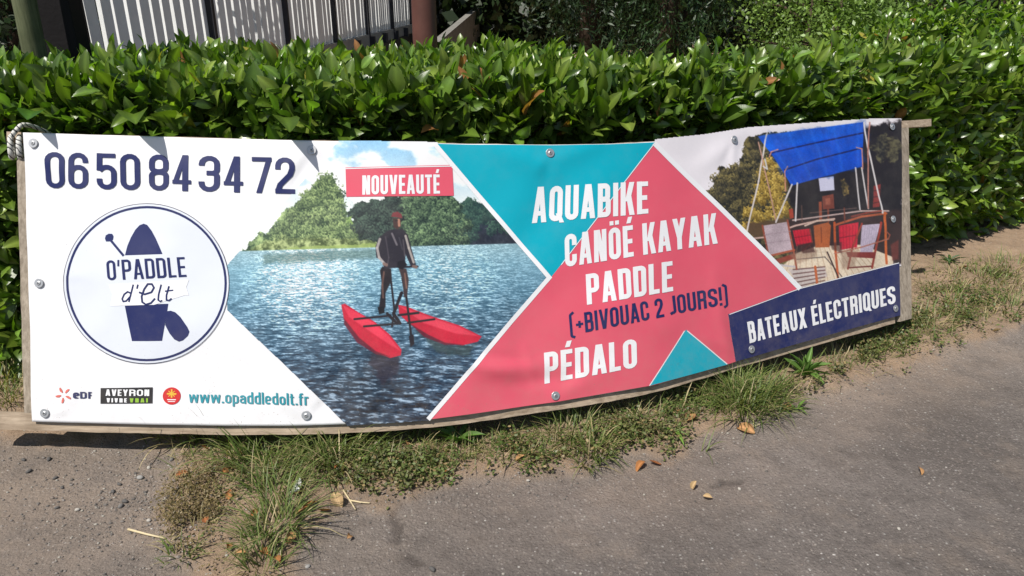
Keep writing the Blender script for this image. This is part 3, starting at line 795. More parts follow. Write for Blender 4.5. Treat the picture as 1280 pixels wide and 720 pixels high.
# rider
c.poly([(478, 333), (489, 336), (490, 350), (482, 366), (482, 384), (476, 391), (473.5, 386), (476, 368), (477, 352), (475, 338)], (34, 28, 32), .8)
c.poly([(498, 334), (508, 336), (511, 350), (509, 370), (505, 372), (503, 350)], (62, 48, 48), .8)
c.poly([(474, 297), (484, 289), (490, 287), (503, 286), (510, 294), (514, 310), (520, 331), (514, 334), (507, 318), (506, 334), (480, 336), (479, 326), (470.5, 322), (469.5, 308)], (40, 36, 44), .8)
c.line([(475, 299), (471.5, 310), (474, 322), (481, 330)], 3.2, (168, 160, 156), .85)
c.line([(507, 295), (511, 310), (517, 328)], 2.8, (176, 168, 160), .85)
c.line([(490, 292), (496, 306)], 2.4, (120, 114, 118), .8)
c.line([(499, 297), (503, 312)], 1.6, (70, 68, 74), .7)
c.poly([(491, 273), (501, 273), (501, 283), (497, 287), (492, 284)], (66, 46, 42), .8)
c.poly([(489, 271), (491, 266), (497, 264.5), (502, 268), (503, 273), (495, 271.5)], (120, 50, 54), .7)
c.line([(498.5, 275), (499, 282)], 3, (178, 128, 106), .9)
c.line([(494, 276), (497, 276)], 1.2, (30, 24, 26), .9)
c.line([(482, 296), (486, 322), (484, 333)], 1.6, (78, 72, 78), .7)
c.line([(504, 300), (506, 320)], 1.6, (92, 86, 90), .7)
c.line([(480, 340), (478, 356), (479, 372)], 2.2, (112, 82, 72), .8)
c.line([(506, 342), (508, 360)], 2.0, (130, 96, 82), .8)
c.poly([(472, 384), (480, 383), (481, 391), (474, 393)], (18, 16, 20), .6)
for q in ((480, 330), (517, 333)): c.line([q, (q[0] + 3, q[1] + 1)], 4, (120, 96, 88), .9)
c.poly([(497, 327), (505, 325), (509, 331), (503, 337), (496, 334)], (22, 20, 26), .8)
c.grain(.06)
c.build('lake_photograph', DIA, L1, 2.5, 'printed photograph of a rider on a red-floated water bike on a lake')

RP = [(818, 177), (880, 170.5), (936, 161.5), (1040, 154), (1124, 148.5), (1126, 330), (1000, 361)]
c = Canvas(818, 148, 1127, 364, 1.4)
X, Y = c.X, c.Y
c.gain = 1.0
c.C[:] = np.array([240, 234, 238])
o_, s_ = np.array([930, 150]), 3.271
def z(*pts): return [tuple(o_ + np.array(p) / s_) for p in pts]
c.foliage([(872, 246), (882, 236), (890, 238), (898, 210), (920, 206), (935, 172), (950, 166), (1010, 166), (1010, 330), (960, 330)], (38, 36, 26), (132, 118, 70), 5, seed=20)
c.foliage([(925, 292), (928, 262), (938, 250), (946, 215), (962, 196), (975, 205), (985, 240), (988, 290), (960, 300)], (120, 96, 28), (206, 172, 76), 4, seed=21)
c.crowns([(880, 240), (900, 214), (922, 208), (938, 178), (952, 172), (985, 190), (985, 300), (940, 290)], 110, 4, 9, (30, 28, 22), (140, 126, 76), 86)
c.crowns([(930, 290), (932, 262), (942, 250), (950, 218), (962, 200), (974, 208), (984, 244), (984, 288)], 70, 4, 8, (104, 80, 22), (222, 190, 96), 87)
c.poly([(986, 228), (1000, 170), (1130, 150), (1130, 300), (990, 300)], (36, 28, 30), 3, 5)
c.foliage([(1088, 186), (1100, 168), (1118, 170), (1128, 190), (1118, 206), (1098, 200)], (36, 30, 28), (98, 92, 66), 7, seed=22)
c.foliage([(1050, 228), (1056, 222), (1062, 240), (1054, 248)], (50, 44, 32), (140, 116, 66), 3, seed=23)
c.poly([(930, 280), (990, 272), (1000, 296), (940, 300)], (92, 70, 46), 2, 3)
c.poly([(985, 275), (1130, 262), (1130, 330), (985, 330)], (58, 42, 40), 2, 2)
c.poly(z((150, 600), (215, 545), (300, 515), (480, 510), (610, 560), (615, 620), (225, 710)), (226, 208, 182), .8)
for i in range(15):
    c.line([tuple(o_ + np.array((300 + i * 18 - 100, 515)) / s_), tuple(o_ + np.array((190 + i * 34 - 40, 700)) / s_)], .9, (168, 132, 104), .55)
c.line(z((215, 570), (330, 560), (400, 640)), 1.2, (70, 60, 60), .8)
c.poly(z((180, 610), (330, 600), (340, 640), (230, 690)), (206, 192, 186), .8)
for i in range(5): c.line(z((200, 612 + i * 18), (330, 600 + i * 14)), 1.6, (96, 60, 56), .8)
c.poly(z((303, 237), (368, 228), (372, 286), (310, 292)), (206, 204, 226), .6)
c.line(z((303, 237), (368, 228), (372, 290), (310, 294), (303, 237)), 1.2, (40, 30, 34))
c.poly(z((320, 312), (366, 302), (370, 362), (322, 366)), (122, 62, 48), .7)
c.poly(z((332, 322), (352, 318), (354, 345), (334, 348)), (160, 92, 72), .9, a=.8)
c.poly(z((306, 335), (318, 333), (320, 415), (308, 415)), (150, 72, 46), .6)
c.line(z((344, 365), (346, 415)), 2.4, (120, 60, 42))
c.poly(z((530, 270), (558, 262), (552, 355), (526, 358)), (140, 50, 46), .7)
for yy in (290, 316, 340): c.line(z((528, yy), (556, yy - 6)), 1.0, (60, 26, 26), .8)
c.poly(z((183, 366), (200, 362), (204, 400), (188, 404)), (170, 66, 44), .7)
c.line(z((0, 488), (80, 480), (210, 432), (300, 412), (370, 404)), 2.0, (206, 172, 160))
c.line(z((200, 410), (480, 372), (590, 372)), 1.8, (196, 170, 164))
c.line(z((370, 430), (480, 395), (580, 382)), 2.6, (176, 90, 58))
c.poly(z((285, 432), (345, 418), (356, 432), (350, 520), (292, 522)), (172, 92, 50), .7)
c.line(z((250, 432), (300, 412), (366, 408)), 2.0, (212, 184, 168))
c.line(z((316, 440), (318, 500)), 1.4, (120, 58, 34), .8)
c.poly(z((200, 452), (268, 444), (278, 500), (214, 516)), (196, 34, 52), .7)
c.line(z((204, 482), (272, 470)), 1.2, (120, 20, 34), .7)
c.line(z((270, 446), (280, 500), (240, 535)), 1.6, (130, 60, 44))
c.poly(z((388, 432), (468, 418), (462, 520), (392, 532)), (200, 36, 56), .7)
c.line(z((392, 482), (464, 470)), 1.4, (120, 20, 36), .8)
c.poly(z((78, 432), (178, 416), (198, 536), (98, 558)), (186, 166, 172), .6)
c.line(z((74, 432), (96, 560), (112, 580)), 2.2, (150, 72, 52)); c.line(z((178, 410), (202, 536), (214, 610)), 2.4, (158, 80, 58))
c.line(z((100, 556), (205, 532)), 2.6, (166, 86, 60)); c.poly(z((110, 575), (206, 545), (210, 566), (130, 590)), (142, 66, 50), .7)
c.line(z((110, 590), (205, 600)), 2.4, (200, 190, 190))
c.poly(z((482, 430), (556, 424), (524, 546), (474, 542)), (192, 178, 196), .6)
c.line(z((482, 424), (442, 524), (424, 608)), 2.4, (150, 58, 46)); c.line(z((560, 420), (524, 604)), 2.8, (158, 62, 48))
c.poly(z((418, 540), (540, 540), (536, 566), (424, 560)), (132, 44, 40), .6); c.line(z((430, 604), (520, 598)), 1.8, (110, 40, 38))
c.line(z((370, 420), (374, 540), (384, 650)), 2.8, (190, 88, 44)); c.line(z((574, 380), (584, 586)), 3.0, (196, 98, 48)); c.line(z((370, 546), (480, 520), (590, 486)), 1.6, (176, 110, 90))
c.line(z((590, 486), (596, 470), (580, 455)), 1.4, (150, 84, 66)); c.line(z((290, 600), (300, 672)), 3.0, (190, 96, 50)); c.line(z((340, 540), (390, 655)), 1.8, (60, 40, 40))
c.poly(z((600, 510), (632, 490), (634, 570), (608, 575)), (112, 52, 46), 1.2, a=.8)
c.poly(z((60, 66), (240, 40), (490, 8), (490, 60), (480, 190), (300, 238), (194, 268), (120, 150)), (14, 84, 208), .7)
c.poly(z((70, 62), (490, 10), (490, 45), (100, 122)), (26, 104, 226), 2, a=.7)
c.poly(z((170, 205), (480, 130), (480, 190), (194, 266)), (20, 76, 198), 2, a=.8)
n_ = fbm(X * .08, Y * .14, 60, 3)
c.poly(z((70, 70), (490, 14), (480, 186), (196, 262)), (8, 62, 170), 3, 14, .08, a=.35, seed=61)
for q in (z((104, 136), (300, 92), (490, 52)), z((166, 204), (300, 160), (484, 114))): c.line(q, 2.0, (18, 28, 92))
for pts, w, cc in ((z((95, 58), (58, 250), (6, 462)), 1.9, (226, 216, 214)), (z((62, 90), (90, 230), (130, 412)), 1.6, (196, 150, 132)), (z((196, 264), (130, 418)), 1.9, (222, 214, 214)), (z((218, 258), (211, 412)), 2, (226, 218, 218)),
                   (z((455, 196), (474, 366)), 1.8, (220, 214, 214)), (z((492, 10), (506, 110), (566, 380)), 2.0, (230, 224, 222)), (z((480, 196), (508, 362)), 1.8, (222, 216, 214)), (z((516, 10), (506, 130), (508, 360)), 1.8, (190, 130, 116)),
                   (z((104, 150), (112, 130), (140, 120)), 1.4, (206, 140, 120)), (z((170, 290), (166, 210), (178, 190)), 1.4, (206, 140, 120)), (z((460, 112), (482, 118), (484, 200)), 1.4, (206, 140, 120)), (z((80, 190), (95, 200), (86, 160)), 1.8, (210, 206, 206))):
    c.line(pts, w, cc, .95)
for q in range(9):   # soft folds in the awning canvas
    a_ = (q + .5) / 9; c.line([tuple(np.array((950, 171)) * (1 - a_) + np.array((1080, 155)) * a_), tuple(np.array((990, 229)) * (1 - a_) + np.array((1077, 206)) * a_)], 3.0, (6, 58, 170) if q % 2 else (48, 122, 238), .28, 2.0)
for q in ([(80, 470), (190, 455)], [(86, 505), (194, 490)]): c.line(z(*q), 1.2, (160, 138, 146), .6)
for q in range(7): c.line(z((486 + q * 10, 432), (478 + q * 7, 540)), .8, (150, 136, 158), .45)
for q in range(5): c.line(z((206 + q * 13, 452), (220 + q * 12, 512)), .9, (128, 16, 34), .5)
for q in range(6): c.line(z((392 + q * 13, 432), (396 + q * 12, 528)), .9, (132, 18, 38), .5)
c.poly(z((180, 545), (300, 530), (290, 560), (215, 590)), (150, 118, 98), 2, a=.5); c.poly(z((395, 535), (470, 530), (450, 600), (400, 610)), (150, 118, 98), 2, a=.5)
c.poly(z((215, 510), (280, 500), (290, 540), (240, 545)), (70, 36, 34), 1.2, a=.7); c.poly(z((350, 500), (400, 500), (400, 545), (360, 530)), (60, 34, 32), 1.5, a=.6)
c.line(z((236, 350), (238, 415)), 1.2, (120, 84, 70), .7); c.line(z((270, 380), (460, 360)), 1.0, (150, 120, 110), .6); c.line(z((410, 360), (412, 420)), 1.8, (130, 70, 52), .8); c.line(z((440, 395), (500, 380), (560, 372)), 2.2, (150, 64, 50), .8)
c.grain(.10, 75)
c.build('boat_photograph', RP, L1, 3.0, 'printed photograph of a boat deck with blue awning and deck chairs')

# ---- printed colour areas
decal_poly('teal_area', [(546, 179.5), (600, 181), (690, 181.6), (760, 180.4), (818, 178), (700, 332), (688, 347)], M_TEAL, L2)
decal_poly('pink_area', [(818, 178), (1000, 361), (908.5, 393), (919, 452), (900, 458), (815, 481.5), (755, 492), (694, 502.5), (620, 513), (537, 524), (688, 347), (700, 332)], M_PINK, L2)
decal_poly('teal_corner', [(857, 412), (909, 455.5), (860, 469), (811, 482)], M_TEAL, L3)
decal_poly('navy_panel', [(908.5, 392.8), (1000, 360), (1124.5, 328), (1125.5, 394), (1080, 406.5), (1030, 420), (975, 435.5), (919, 452)], M_NAVY, L3)
decal_poly('pink_panel', [(432, 209.5), (500, 208), (565.5, 206), (567.5, 244.5), (500, 245.5), (433, 246)], M_PINK, L3)
strokes('border_line', [([(543.5, 180), (686, 347), (535, 524)], 5.5), ([(817, 179), (1000, 361)], 6.0), ([(855, 413.5), (811, 482)], 1.2), ([(858.5, 413.5), (908, 455)], 1.2), ([(817, 180), (701, 331)], 1.0), ([(432, 211), (565.5, 207.5)], 1.2), ([(910, 393), (1000, 360.6), (1124, 328.6)], 0.9)], M_PRINTWHITE, L3 + 0.0003)

# ---- phone number
for s, xa, xb in (('06', 57.5, 110.5), ('50', 121, 175.5), ('84', 186.5, 240), ('34', 249, 304), ('72', 315, 369)):
    f = lambda x: (190 + (x - 57) * 0.0235, 235 + (x - 57) * 0.0235)
    (ta, ba), (tb, bb) = f(xa), f(xb)
    text('phone_digits', s, (xa, ba), (xb, bb), (xa, ta), (xb, tb), M_NAVY, L3, t=0.128, gap=0.085, W=0.46)
# ---- headline words
text('headline', 'NOUVEAUTÉ', (453, 243.5), (550, 242), (453, 219.5), (549.5, 218), M_PRINTWHITE)
text('headline', 'AQUABIKE', (665, 279), (810, 267), (667, 234), (809.5, 226.5), M_PRINTWHITE)
text('headline', 'CANÖÉ KAYAK', (706, 334), (895, 304.5), (705, 293.5), (893, 266.5), M_PRINTWHITE)
text('headline', 'PADDLE', (733, 381), (841.5, 364), (732, 343), (840, 326), M_PRINTWHITE)
text('headline', '(+BIVOUAC 2 JOURS!)', (713, 419), (908, 380), (711, 394), (906, 357.5), M_NAVY, t=0.135)
text('headline', 'PÉDALO', (681, 480), (795.5, 459), (680, 441), (794.5, 423), M_PRINTWHITE)
text('headline', 'BATEAUX ÉLECTRIQUES', (934.5, 429), (1119, 379), (932, 402.5), (1117.5, 357), M_PRINTWHITE, L5)
text('web_address', 'www.opaddledolt.fr', (237, 503), (386, 506.5), (236.5, 488.5), (385.5, 491.5), M_TEALTEXT, L3, t=0.13, gap=0.08)
# ---- round logo
def ell(cx, cy, rx, ry, n=72, a0=0, a1=360):
    a = np.radians(np.linspace(a0, a1, n + 1)); return [(cx + rx * math.cos(q), cy + ry * math.sin(q)) for q in a]
decal_poly('logo_disc', ell(183.5, 354.5, 103.2, 99.5)[:-1], M_DISC, L2)
strokes('logo_ring', [(ell(183.7, 354.5, 99.2, 95.6), 2.9)], M_NAVY, L3)
strokes('logo_outline', [(ell(183.5, 354.5, 103.6, 100.0), 0.8)], M_GREYLINE, L3)
o_, s_ = np.array([70.0, 240.0]), 3.1304
decal_poly('logo_board', z((275, 248), (283, 212), (296, 178), (312, 148), (328, 130), (344, 124), (358, 129), (376, 152), (394, 184), (410, 218), (421, 243)), M_NAVY, L3, 4)
decal_poly('logo_board', z((273, 443), (340, 440), (443, 437), (437, 480), (418, 582), (360, 583), (299, 583), (286, 520)), M_NAVY, L3, 4)
decal_poly('logo_paddle', z((438, 466), (452, 464), (470, 470), (490, 488), (518, 528), (526, 546), (520, 562), (500, 580), (484, 585), (466, 576), (448, 553), (431, 520)), M_NAVY, L3 + .0002, 4)
strokes('logo_paddle', [(z((214, 186), (270, 250)), 3.0)], M_NAVY, L3 + .0002)
decal_poly('logo_paddle', z((193, 182), (196, 170), (208, 163), (222, 164), (228, 174), (226, 188), (212, 194), (198, 194)), M_NAVY, L3, 4)
decal_poly('logo_ribbon', z((210, 362), (230, 360), (500, 343), (523, 343), (512, 372), (522, 404), (505, 404), (388, 441), (340, 442), (215, 446), (225, 402)), M_PRINTWHITE, L3 + .0004, 4)
text('logo_word', "O'PADDLE", tuple(z((206, 346))[0]), tuple(z((514, 332))[0]), tuple(z((200, 268))[0]), tuple(z((506, 254))[0]), M_NAVY, L4, t=0.115, gap=0.09)
strokes('logo_word', [(z((308, 362), (298, 400), (290, 430)), 1.9), (z((298, 396), (286, 390), (272, 400), (264, 418), (268, 428), (280, 426), (294, 410)), 1.9),
                      (z((326, 362), (322, 378)), 1.9),
                      (z((330, 392), (352, 400), (378, 392), (388, 374), (380, 360), (364, 360), (350, 380), (340, 408), (342, 430), (356, 440), (376, 434), (392, 416)), 2.2),
                      (z((416, 362), (406, 400), (404, 422), (412, 428), (420, 424)), 1.9), (z((446, 368), (436, 404), (436, 422), (446, 424), (456, 416)), 1.9), (z((430, 388), (462, 384)), 1.6)], M_NAVY, L5)
# ---- partner marks
decal_poly('partner_plate', [(126, 485), (191, 484), (191, 504), (126, 504.5)], M_BLACK, L2)
text('partner_word', 'AVEYRON', (132.5, 494.5), (187, 494.8), (132.5, 486.6), (187, 486.8), M_PRINTWHITE, L3, t=0.16, gap=0.12, W=0.55)
text('partner_word', 'VIVRE', (134, 502.6), (159.5, 502.8), (134, 497.4), (159.5, 497.6), M_PRINTWHITE, L3, t=0.2, gap=0.2)
text('partner_word', 'VRAI', (163, 502.8), (185.5, 502.8), (163, 497.6), (185.5, 497.6), M_LIME, L3, t=0.2, gap=0.2)
decal_poly('round_badge', ell(215, 494.8, 11.3, 10.8, 28)[:-1], M_RED, L2)
strokes('badge_cross', [([(209, 492), (221, 492.3)], 2.0), ([(215, 486.5), (215, 497)], 2.0), ([(211, 488.5), (219, 495.5)], 1.0), ([(219, 488.5), (211, 495.5)], 1.0)], M_GOLD, L3)
strokes('badge_lines', [([(209.5, 499.3), (220.5, 499.4)], 1.1), ([(210.5, 501.6), (219.5, 501.7)], 0.9)], M_PRINTWHITE, L3)
for a in (100, 172, 244, 316, 28):
    a = math.radians(a); ca, sa = math.cos(a), math.sin(a); q = (80.5, 493.5)
    decal_poly('flame_petal', [(q[0] + ca * r - sa * w, q[1] + (sa * r + ca * w)) for r, w in ((3, -.6), (6, -2.2), (9.5, -1.6), (10.5, .3), (7, .9), (3.5, .6))], M_CORAL, L2, 6)
text('partner_word', 'e', (92.5, 498), (100, 498), (92.5, 487.2), (100, 487.2), M_NAVY, L2, t=0.17)
text('partner_word', 'DF', (101, 498), (115, 498.3), (101, 489.5), (115, 489.8), M_NAVY, L2, t=0.19, gap=0.14, W=0.6)

# ---- frame: rails, posts, screws (parts of the same leaning sign)
def sweep(name, us, dz, back, wid, thick, mat, v=0.0, seed=0):
    """plank following the sheet: centre line at height fraction v + dz along the slope, `back` metres behind."""
    us = np.asarray(us, float)
    b = uv_tab(B3, us); t = uv_tab(T3, us); n = uv_tab(nrm, us); s = t - b; s /= np.linalg.norm(s, axis=1)[:, None]
    c_ = b + (t - b) * v + s * dz - n * back
    j = (fbm(us * .15, us * 0 + seed, 44, 2) - .5) * 0.004
    V = []
    for a, e in ((-1, -1), (1, -1), (1, 1), (-1, 1)): V.append(c_ + s * (a * wid / 2 + j[:, None] * a) + n * (e * thick / 2))
    V = np.stack(V, 1); m = len(us); F = []
    for i in range(m - 1):
        for q in range(4): F.append((i * 4 + q, i * 4 + (q + 1) % 4, (i + 1) * 4 + (q + 1) % 4, (i + 1) * 4 + q))
    F += [(3, 2, 1, 0), tuple((m - 1) * 4 + q for q in range(4))]
    mb = MB(); mb.add(V.reshape(-1, 3), F)
    return mb.build(name, mat, sign, bevel=0.0)
sweep('bottom_rail', np.linspace(-22, NU - 2, 120), -0.004, 0.026, 0.062, 0.026, M_WOOD_X, 0.0, 1)
sweep('top_rail', np.linspace(-9, NU + 14, 120), -0.012, 0.032, 0.034, 0.026, M_WOOD_X, 1.0, 2)
def post(name, u, v0, v1, wid, thick, back, mat):
    vs = np.linspace(v0, v1, 14); us = np.full(14, float(u))
    b = uv_tab(B3, us); t = uv_tab(T3, us); n = uv_tab(nrm, us); tg = uv_tab(tan, us)
    c_ = b + (t - b) * vs[:, None] - n * back
    j = (RNG.random(14) - .5) * 0.003
    V = np.stack([c_ + tg * (a * wid / 2 + j[:, None]) + n * (e * thick / 2) for a, e in ((-1, -1), (1, -1), (1, 1), (-1, 1))], 1)
    F = []
    for i in range(13):
        for q in range(4): F.append((i * 4 + q, i * 4 + (q + 1) % 4, (i + 1) * 4 + (q + 1) % 4, (i + 1) * 4 + q))
    F += [(3, 2, 1, 0), tuple(52 + q for q in range(4))]
    mb = MB(); mb.add(V.reshape(-1, 3), F); return mb.build(name, mat, sign)
post('post', -1.6, 0.0, 0.915, 0.054, 0.028, 0.030, M_WOOD_Z)
post('post', NU + 1.6, -0.035, 0.965, 0.085, 0.034, 0.022, M_WOOD_Z)
post('post', 150, -0.04, 0.98, 0.06, 0.03, 0.055, M_WOOD_Z)
post('post', 275, -0.04, 0.98, 0.06, 0.03, 0.055, M_WOOD_Z)

def screw_mesh():
    bm = bmesh.new(); n = 18
    prof = [(0.0, .0036), (.0040, .0035), (.0054, .0028), (.0056, .0014), (.0060, .0014), (.0118, .0014), (.0124, .0009), (.0124, .0)]
    rings = [[bm.verts.new((r * math.cos(2 * math.pi * k / n), r * math.sin(2 * math.pi * k / n), z_)) for k in range(n)] if r > 0 else [bm.verts.new((0, 0, z_))] for r, z_ in prof]
    for a, b in zip(rings[:-1], rings[1:]):
        for k in range(n):
            if len(a) == 1: bm.faces.new((a[0], b[k], b[(k + 1) % n]))
            else: bm.faces.new((a[k], b[k], b[(k + 1) % n], a[(k + 1) % n]))
    me = bpy.data.meshes.new('screw'); bm.to_mesh(me); bm.free(); me.materials.append(M_STEEL)
    return me
SCM = screw_mesh()
rec = bpy.data.meshes.new('screw_slot'); bm = bmesh.new()
for sx, sy in ((.0058, .0014), (.0014, .0058)):
    vs = [bm.verts.new((a * sx / 2, b * sy / 2, .0054 if sx > sy else .00545)) for a, b in ((-1, -1), (1, -1), (1, 1), (-1, 1))]; bm.faces.new(vs)
for v in bm.verts: v.co.z -= .0016
bm.to_mesh(rec); bm.free(); rec.materials.append(M_RECESS)
for i, (x, y) in enumerate([(43.5, 179.5), (390, 188), (687, 191.5), (918, 174.5), (1115, 158.5), (49.5, 354), (1115.5, 274), (57.5, 516), (383, 519), (694, 494.5), (937.5, 436.5), (1119, 385.5)]):
    p = onb(np.array([x]), np.array([y]), 0.0040)[0]; u, _ = px_to_uv(np.array([x]), np.array([y])); n = Vector(uv_tab(nrm, u)[0])
    s_o = bpy.data.objects.new('screw', SCM); COL.objects.link(s_o); s_o.parent = sign
    M_ = n.to_track_quat('Z', 'Y').to_matrix() @ Matrix.Rotation(random.random() * 6, 3, 'Z')
    s_o.matrix_local = Matrix.Translation(Vector(p) - SIGN_LOC) @ M_.to_4x4() @ Matrix.Scale(1.35, 4)
    r_o = bpy.data.objects.new('screw_slot', rec); COL.objects.link(r_o); r_o.parent = s_o

# ------------------------------------------------------------------ rope tied round the frame's corner
def m_rope():
    k = N('braided_rope'); v = k.coord((1, 1, 1))
    w = k.n('ShaderNodeTexWave'); w.inputs['Scale'].default_value = 24; w.inputs['Distortion'].default_value = 6; w.bands_direction = 'DIAGONAL'; k.l(v, w.inputs['Vector'])
    k.l(k.mix(k.ramp(w.outputs['Fac'], [(0.12, (1, 1, 1)), (0.2, (0, 0, 0))]), (0.55, 0.54, 0.5), (0.03, 0.03, 0.035)), k.b.inputs['Base Color'])
    k.set(Roughness=0.8); k.l(k.bump(w.outputs['Fac'], .5, .003), k.b.inputs['Normal']); return k.m
M_ROPE = m_rope()
rp0 = surf(np.array([-4.2]), np.array([0.955]), 0, True)[0]
e_t = tan[0]; e_s = (T3[0] - B3[0]); e_s = e_s / np.linalg.norm(e_s); e_n = nrm[0]
rope = empty('rope', Vector(rp0), 'white and black rope looped twice around the frame corner', 'rope')
for dx in (-0.026, 0.006):
    mb = MB(); pts = []
    for k in range(25):
        a = 2 * math.pi * k / 24
        pts.append(rp0 + e_t * (dx + 0.014 * math.sin(a)) + e_s * (0.038 * math.cos(a) - .002) + e_n * (0.027 * math.sin(a) - 0.022))
    mb.tube(pts, 0.0095, 10); mb.build('loop', M_ROPE, rope, True)
mb = MB()
q = [rp0 + e_t * -.005 + e_s * .03 + e_n * .008, rp0 + e_t * .010 + e_s * .055 + e_n * .002, rp0 + e_t * .022 + e_s * .080 - e_n * .025, rp0 + e_t * .03 + e_s * .075 - e_n * .12, rp0 + e_t * .03 + e_s * .03 - e_n * .35]
mb.tube(catmull(q, np.linspace(0, 4, 24)), 0.0085, 10); mb.build('tail', M_ROPE, rope, True)
#PART2
# ------------------------------------------------------------------ laurel hedge
def leaf_variant(seed, dry=False):
    """one laurel leaf, unit length along +Y, upper face +Z; V-folded, arched; verts and faces."""
    r = random.Random(seed)
    prof = [(0.0, .03), (.10, .12), (.28, .21), (.52, .235), (.76, .16), (.92, .065), (1.0, .006)]
    wk = r.uniform(.86, 1.12); fold = r.uniform(.12, .42); arch = r.uniform(-.10, .30); twist = r.uniform(-.35, .35); bend = r.uniform(-.12, .12)
    if dry: fold *= 2; arch *= 2; twist *= 2
    V = []; C = []
    for y, w in prof:
        w *= wk; z0 = arch * (y - y * y * 1.6); x0 = bend * y * y
        a = twist * y
        for s in (-1, -.5, 0, .5, 1):
            x = s * w; zz = abs(s) * w * fold + (0.012 * math.sin(y * 21 + s * 3) if abs(s) > .4 else 0)
            V.append((x0 + x * math.cos(a) - zz * math.sin(a), y, z0 + x * math.sin(a) + zz * math.cos(a)))
            C.append(1.55 if s == 0 else (1.0 if abs(s) < .8 else .95))
    F = []
    for i in range(len(prof) - 1):
        for j in range(4): F.append((i * 5 + j, i * 5 + j + 1, i * 5 + j + 6, i * 5 + j + 5))
    return np.array(V), np.array(F), np.array(C)
LV = [leaf_variant(100 + i) for i in range(10)]
HL = np.array([(-4.6, 3.10), (-3.2, 2.98), (-2.0, 2.93), (-1.2, 2.95), (-0.5, 3.05), (0.2, 3.24), (0.9, 3.55), (1.6, 3.94), (2.3, 4.30), (3.0, 4.72), (3.9, 5.28), (5.0, 5.95), (6.4, 6.7)])
HP = catmull(HL, np.linspace(0, len(HL) - 1, 600))
HT = np.gradient(HP, axis=0); HT /= np.linalg.norm(HT, axis=1)[:, None]
HN = np.stack([-HT[:, 1], HT[:, 0]], -1)                      # into the hedge
HS = np.concatenate([[0], np.cumsum(np.linalg.norm(np.diff(HP, axis=0), axis=1))])
def hpos(s, d):
    i = np.interp(s, HS, np.arange(600)); 
    x = np.interp(i, np.arange(600), HP[:, 0]) + d * np.interp(i, np.arange(600), HN[:, 0])
    y = np.interp(i, np.arange(600), HP[:, 1]) + d * np.interp(i, np.arange(600), HN[:, 1])
    n = np.stack([np.interp(i, np.arange(600), HN[:, 0]), np.interp(i, np.arange(600), HN[:, 1])], -1)
    return x, y, n
def htop(s, d): return 1.205 + 0.05 * (fbm(s * 1.7, d * 1.7, 5, 3) - .5) * 2 - 0.135 * sstep(4.6, 7.4, s) - 0.02
def hdepth(s): return 1.75 - 0.25 * sstep(5.0, 7.0, s)
BACKLINE = 4.55                                              # the hedge stops short of the railing on the bridge side
leafM = []; leafT = []; leafV = []
def add_leaf(base, direc, up, length, tint, var):
    y = direc / (np.linalg.norm(direc) + 1e-9); x = np.cross(y, up); x /= (np.linalg.norm(x) + 1e-9); z_ = np.cross(x, y)
    M = np.eye(4); M[:3, 0] = x * length; M[:3, 1] = y * length; M[:3, 2] = z_ * length; M[:3, 3] = base
    leafM.append(M); leafT.append(tint); leafV.append(var)
PAL = [(.066, .112, .013), (.086, .138, .016), (.046, .085, .013), (.110, .168, .022), (.090, .145, .016), (.138, .195, .026), (.066, .112, .018), (.17, .225, .038)]
def shoot(o, d, k, lmin, lmax, r, open_=72):
    d = d / np.linalg.norm(d); a0 = r.random() * 6.28
    ref = np.array([0.3, 0.2, 0.9]) if abs(d[2]) < .9 else np.array([1.0, 0, 0])
    e1 = np.cross(d, ref); e1 /= np.linalg.norm(e1); e2 = np.cross(d, e1)
    ln = 0.03 + 0.022 * k; fresh = r.random() < .22
    for i in range(k):
        f = i / max(1, k - 1); a = a0 + 2.4 * i
        rad = e1 * math.cos(a) + e2 * math.sin(a)
        op = math.radians(open_ - 42 * f + r.normal() * 9)
        dr = d * math.cos(op) + rad * math.sin(op) + np.array([0, 0, .12])
        up = d * math.sin(op) - rad * math.cos(op) + r.normal(size=3) * .22
        L = (lmin + (lmax - lmin) * r.random()) * (1 - .3 * f) * (1 if r.random() > .2 else .62)
        t = np.array(PAL[r.integers(len(PAL))]) * (0.7 + .85 * r.random())
        if fresh and f > .5: t = np.array((.13, .22, .035)) * (.8 + .4 * r.random())
        q = r.random()
        if q < .006: t = np.array((.30, .13, .05))
        elif q < .011: t = np.array((.28, .24, .04))
        add_leaf(o + d * ln * f, dr, up, L, t, int(r.integers(len(LV))))
rg = np.random.default_rng(21)
Ltot = HS[-1]
def front_visible(x, z_):
    return x < -1.93 or x > 1.75 or z_ > 0.92
# front face
nf = 0
for _ in range(6400):
    s = rg.random() * Ltot; z_ = 0.04 + 1.17 * rg.random()
    x, y, n = hpos(s, 0.0)
    if x < -3.0 or x > 5.2: continue
    if not front_visible(x, z_) and rg.random() > .12: continue
    out = 0.05 * (fbm(s * 2.2, z_ * 2.2, 8, 2) - .5) * 2 + rg.normal() * .02 - .05 * (rg.random() < .35)
    if x > 1.9 and z_ < 0.2: out -= .05
    inset = 0.10 - out
    p = np.array([x + n[0] * inset, y + n[1] * inset, z_])
    d = np.array([-n[0], -n[1], 0]) * .75 + np.array([0, 0, .55]) + rg.normal(size=3) * .38
    shoot(p, d, int(rg.integers(4, 7)), .08, .16, rg); nf += 1
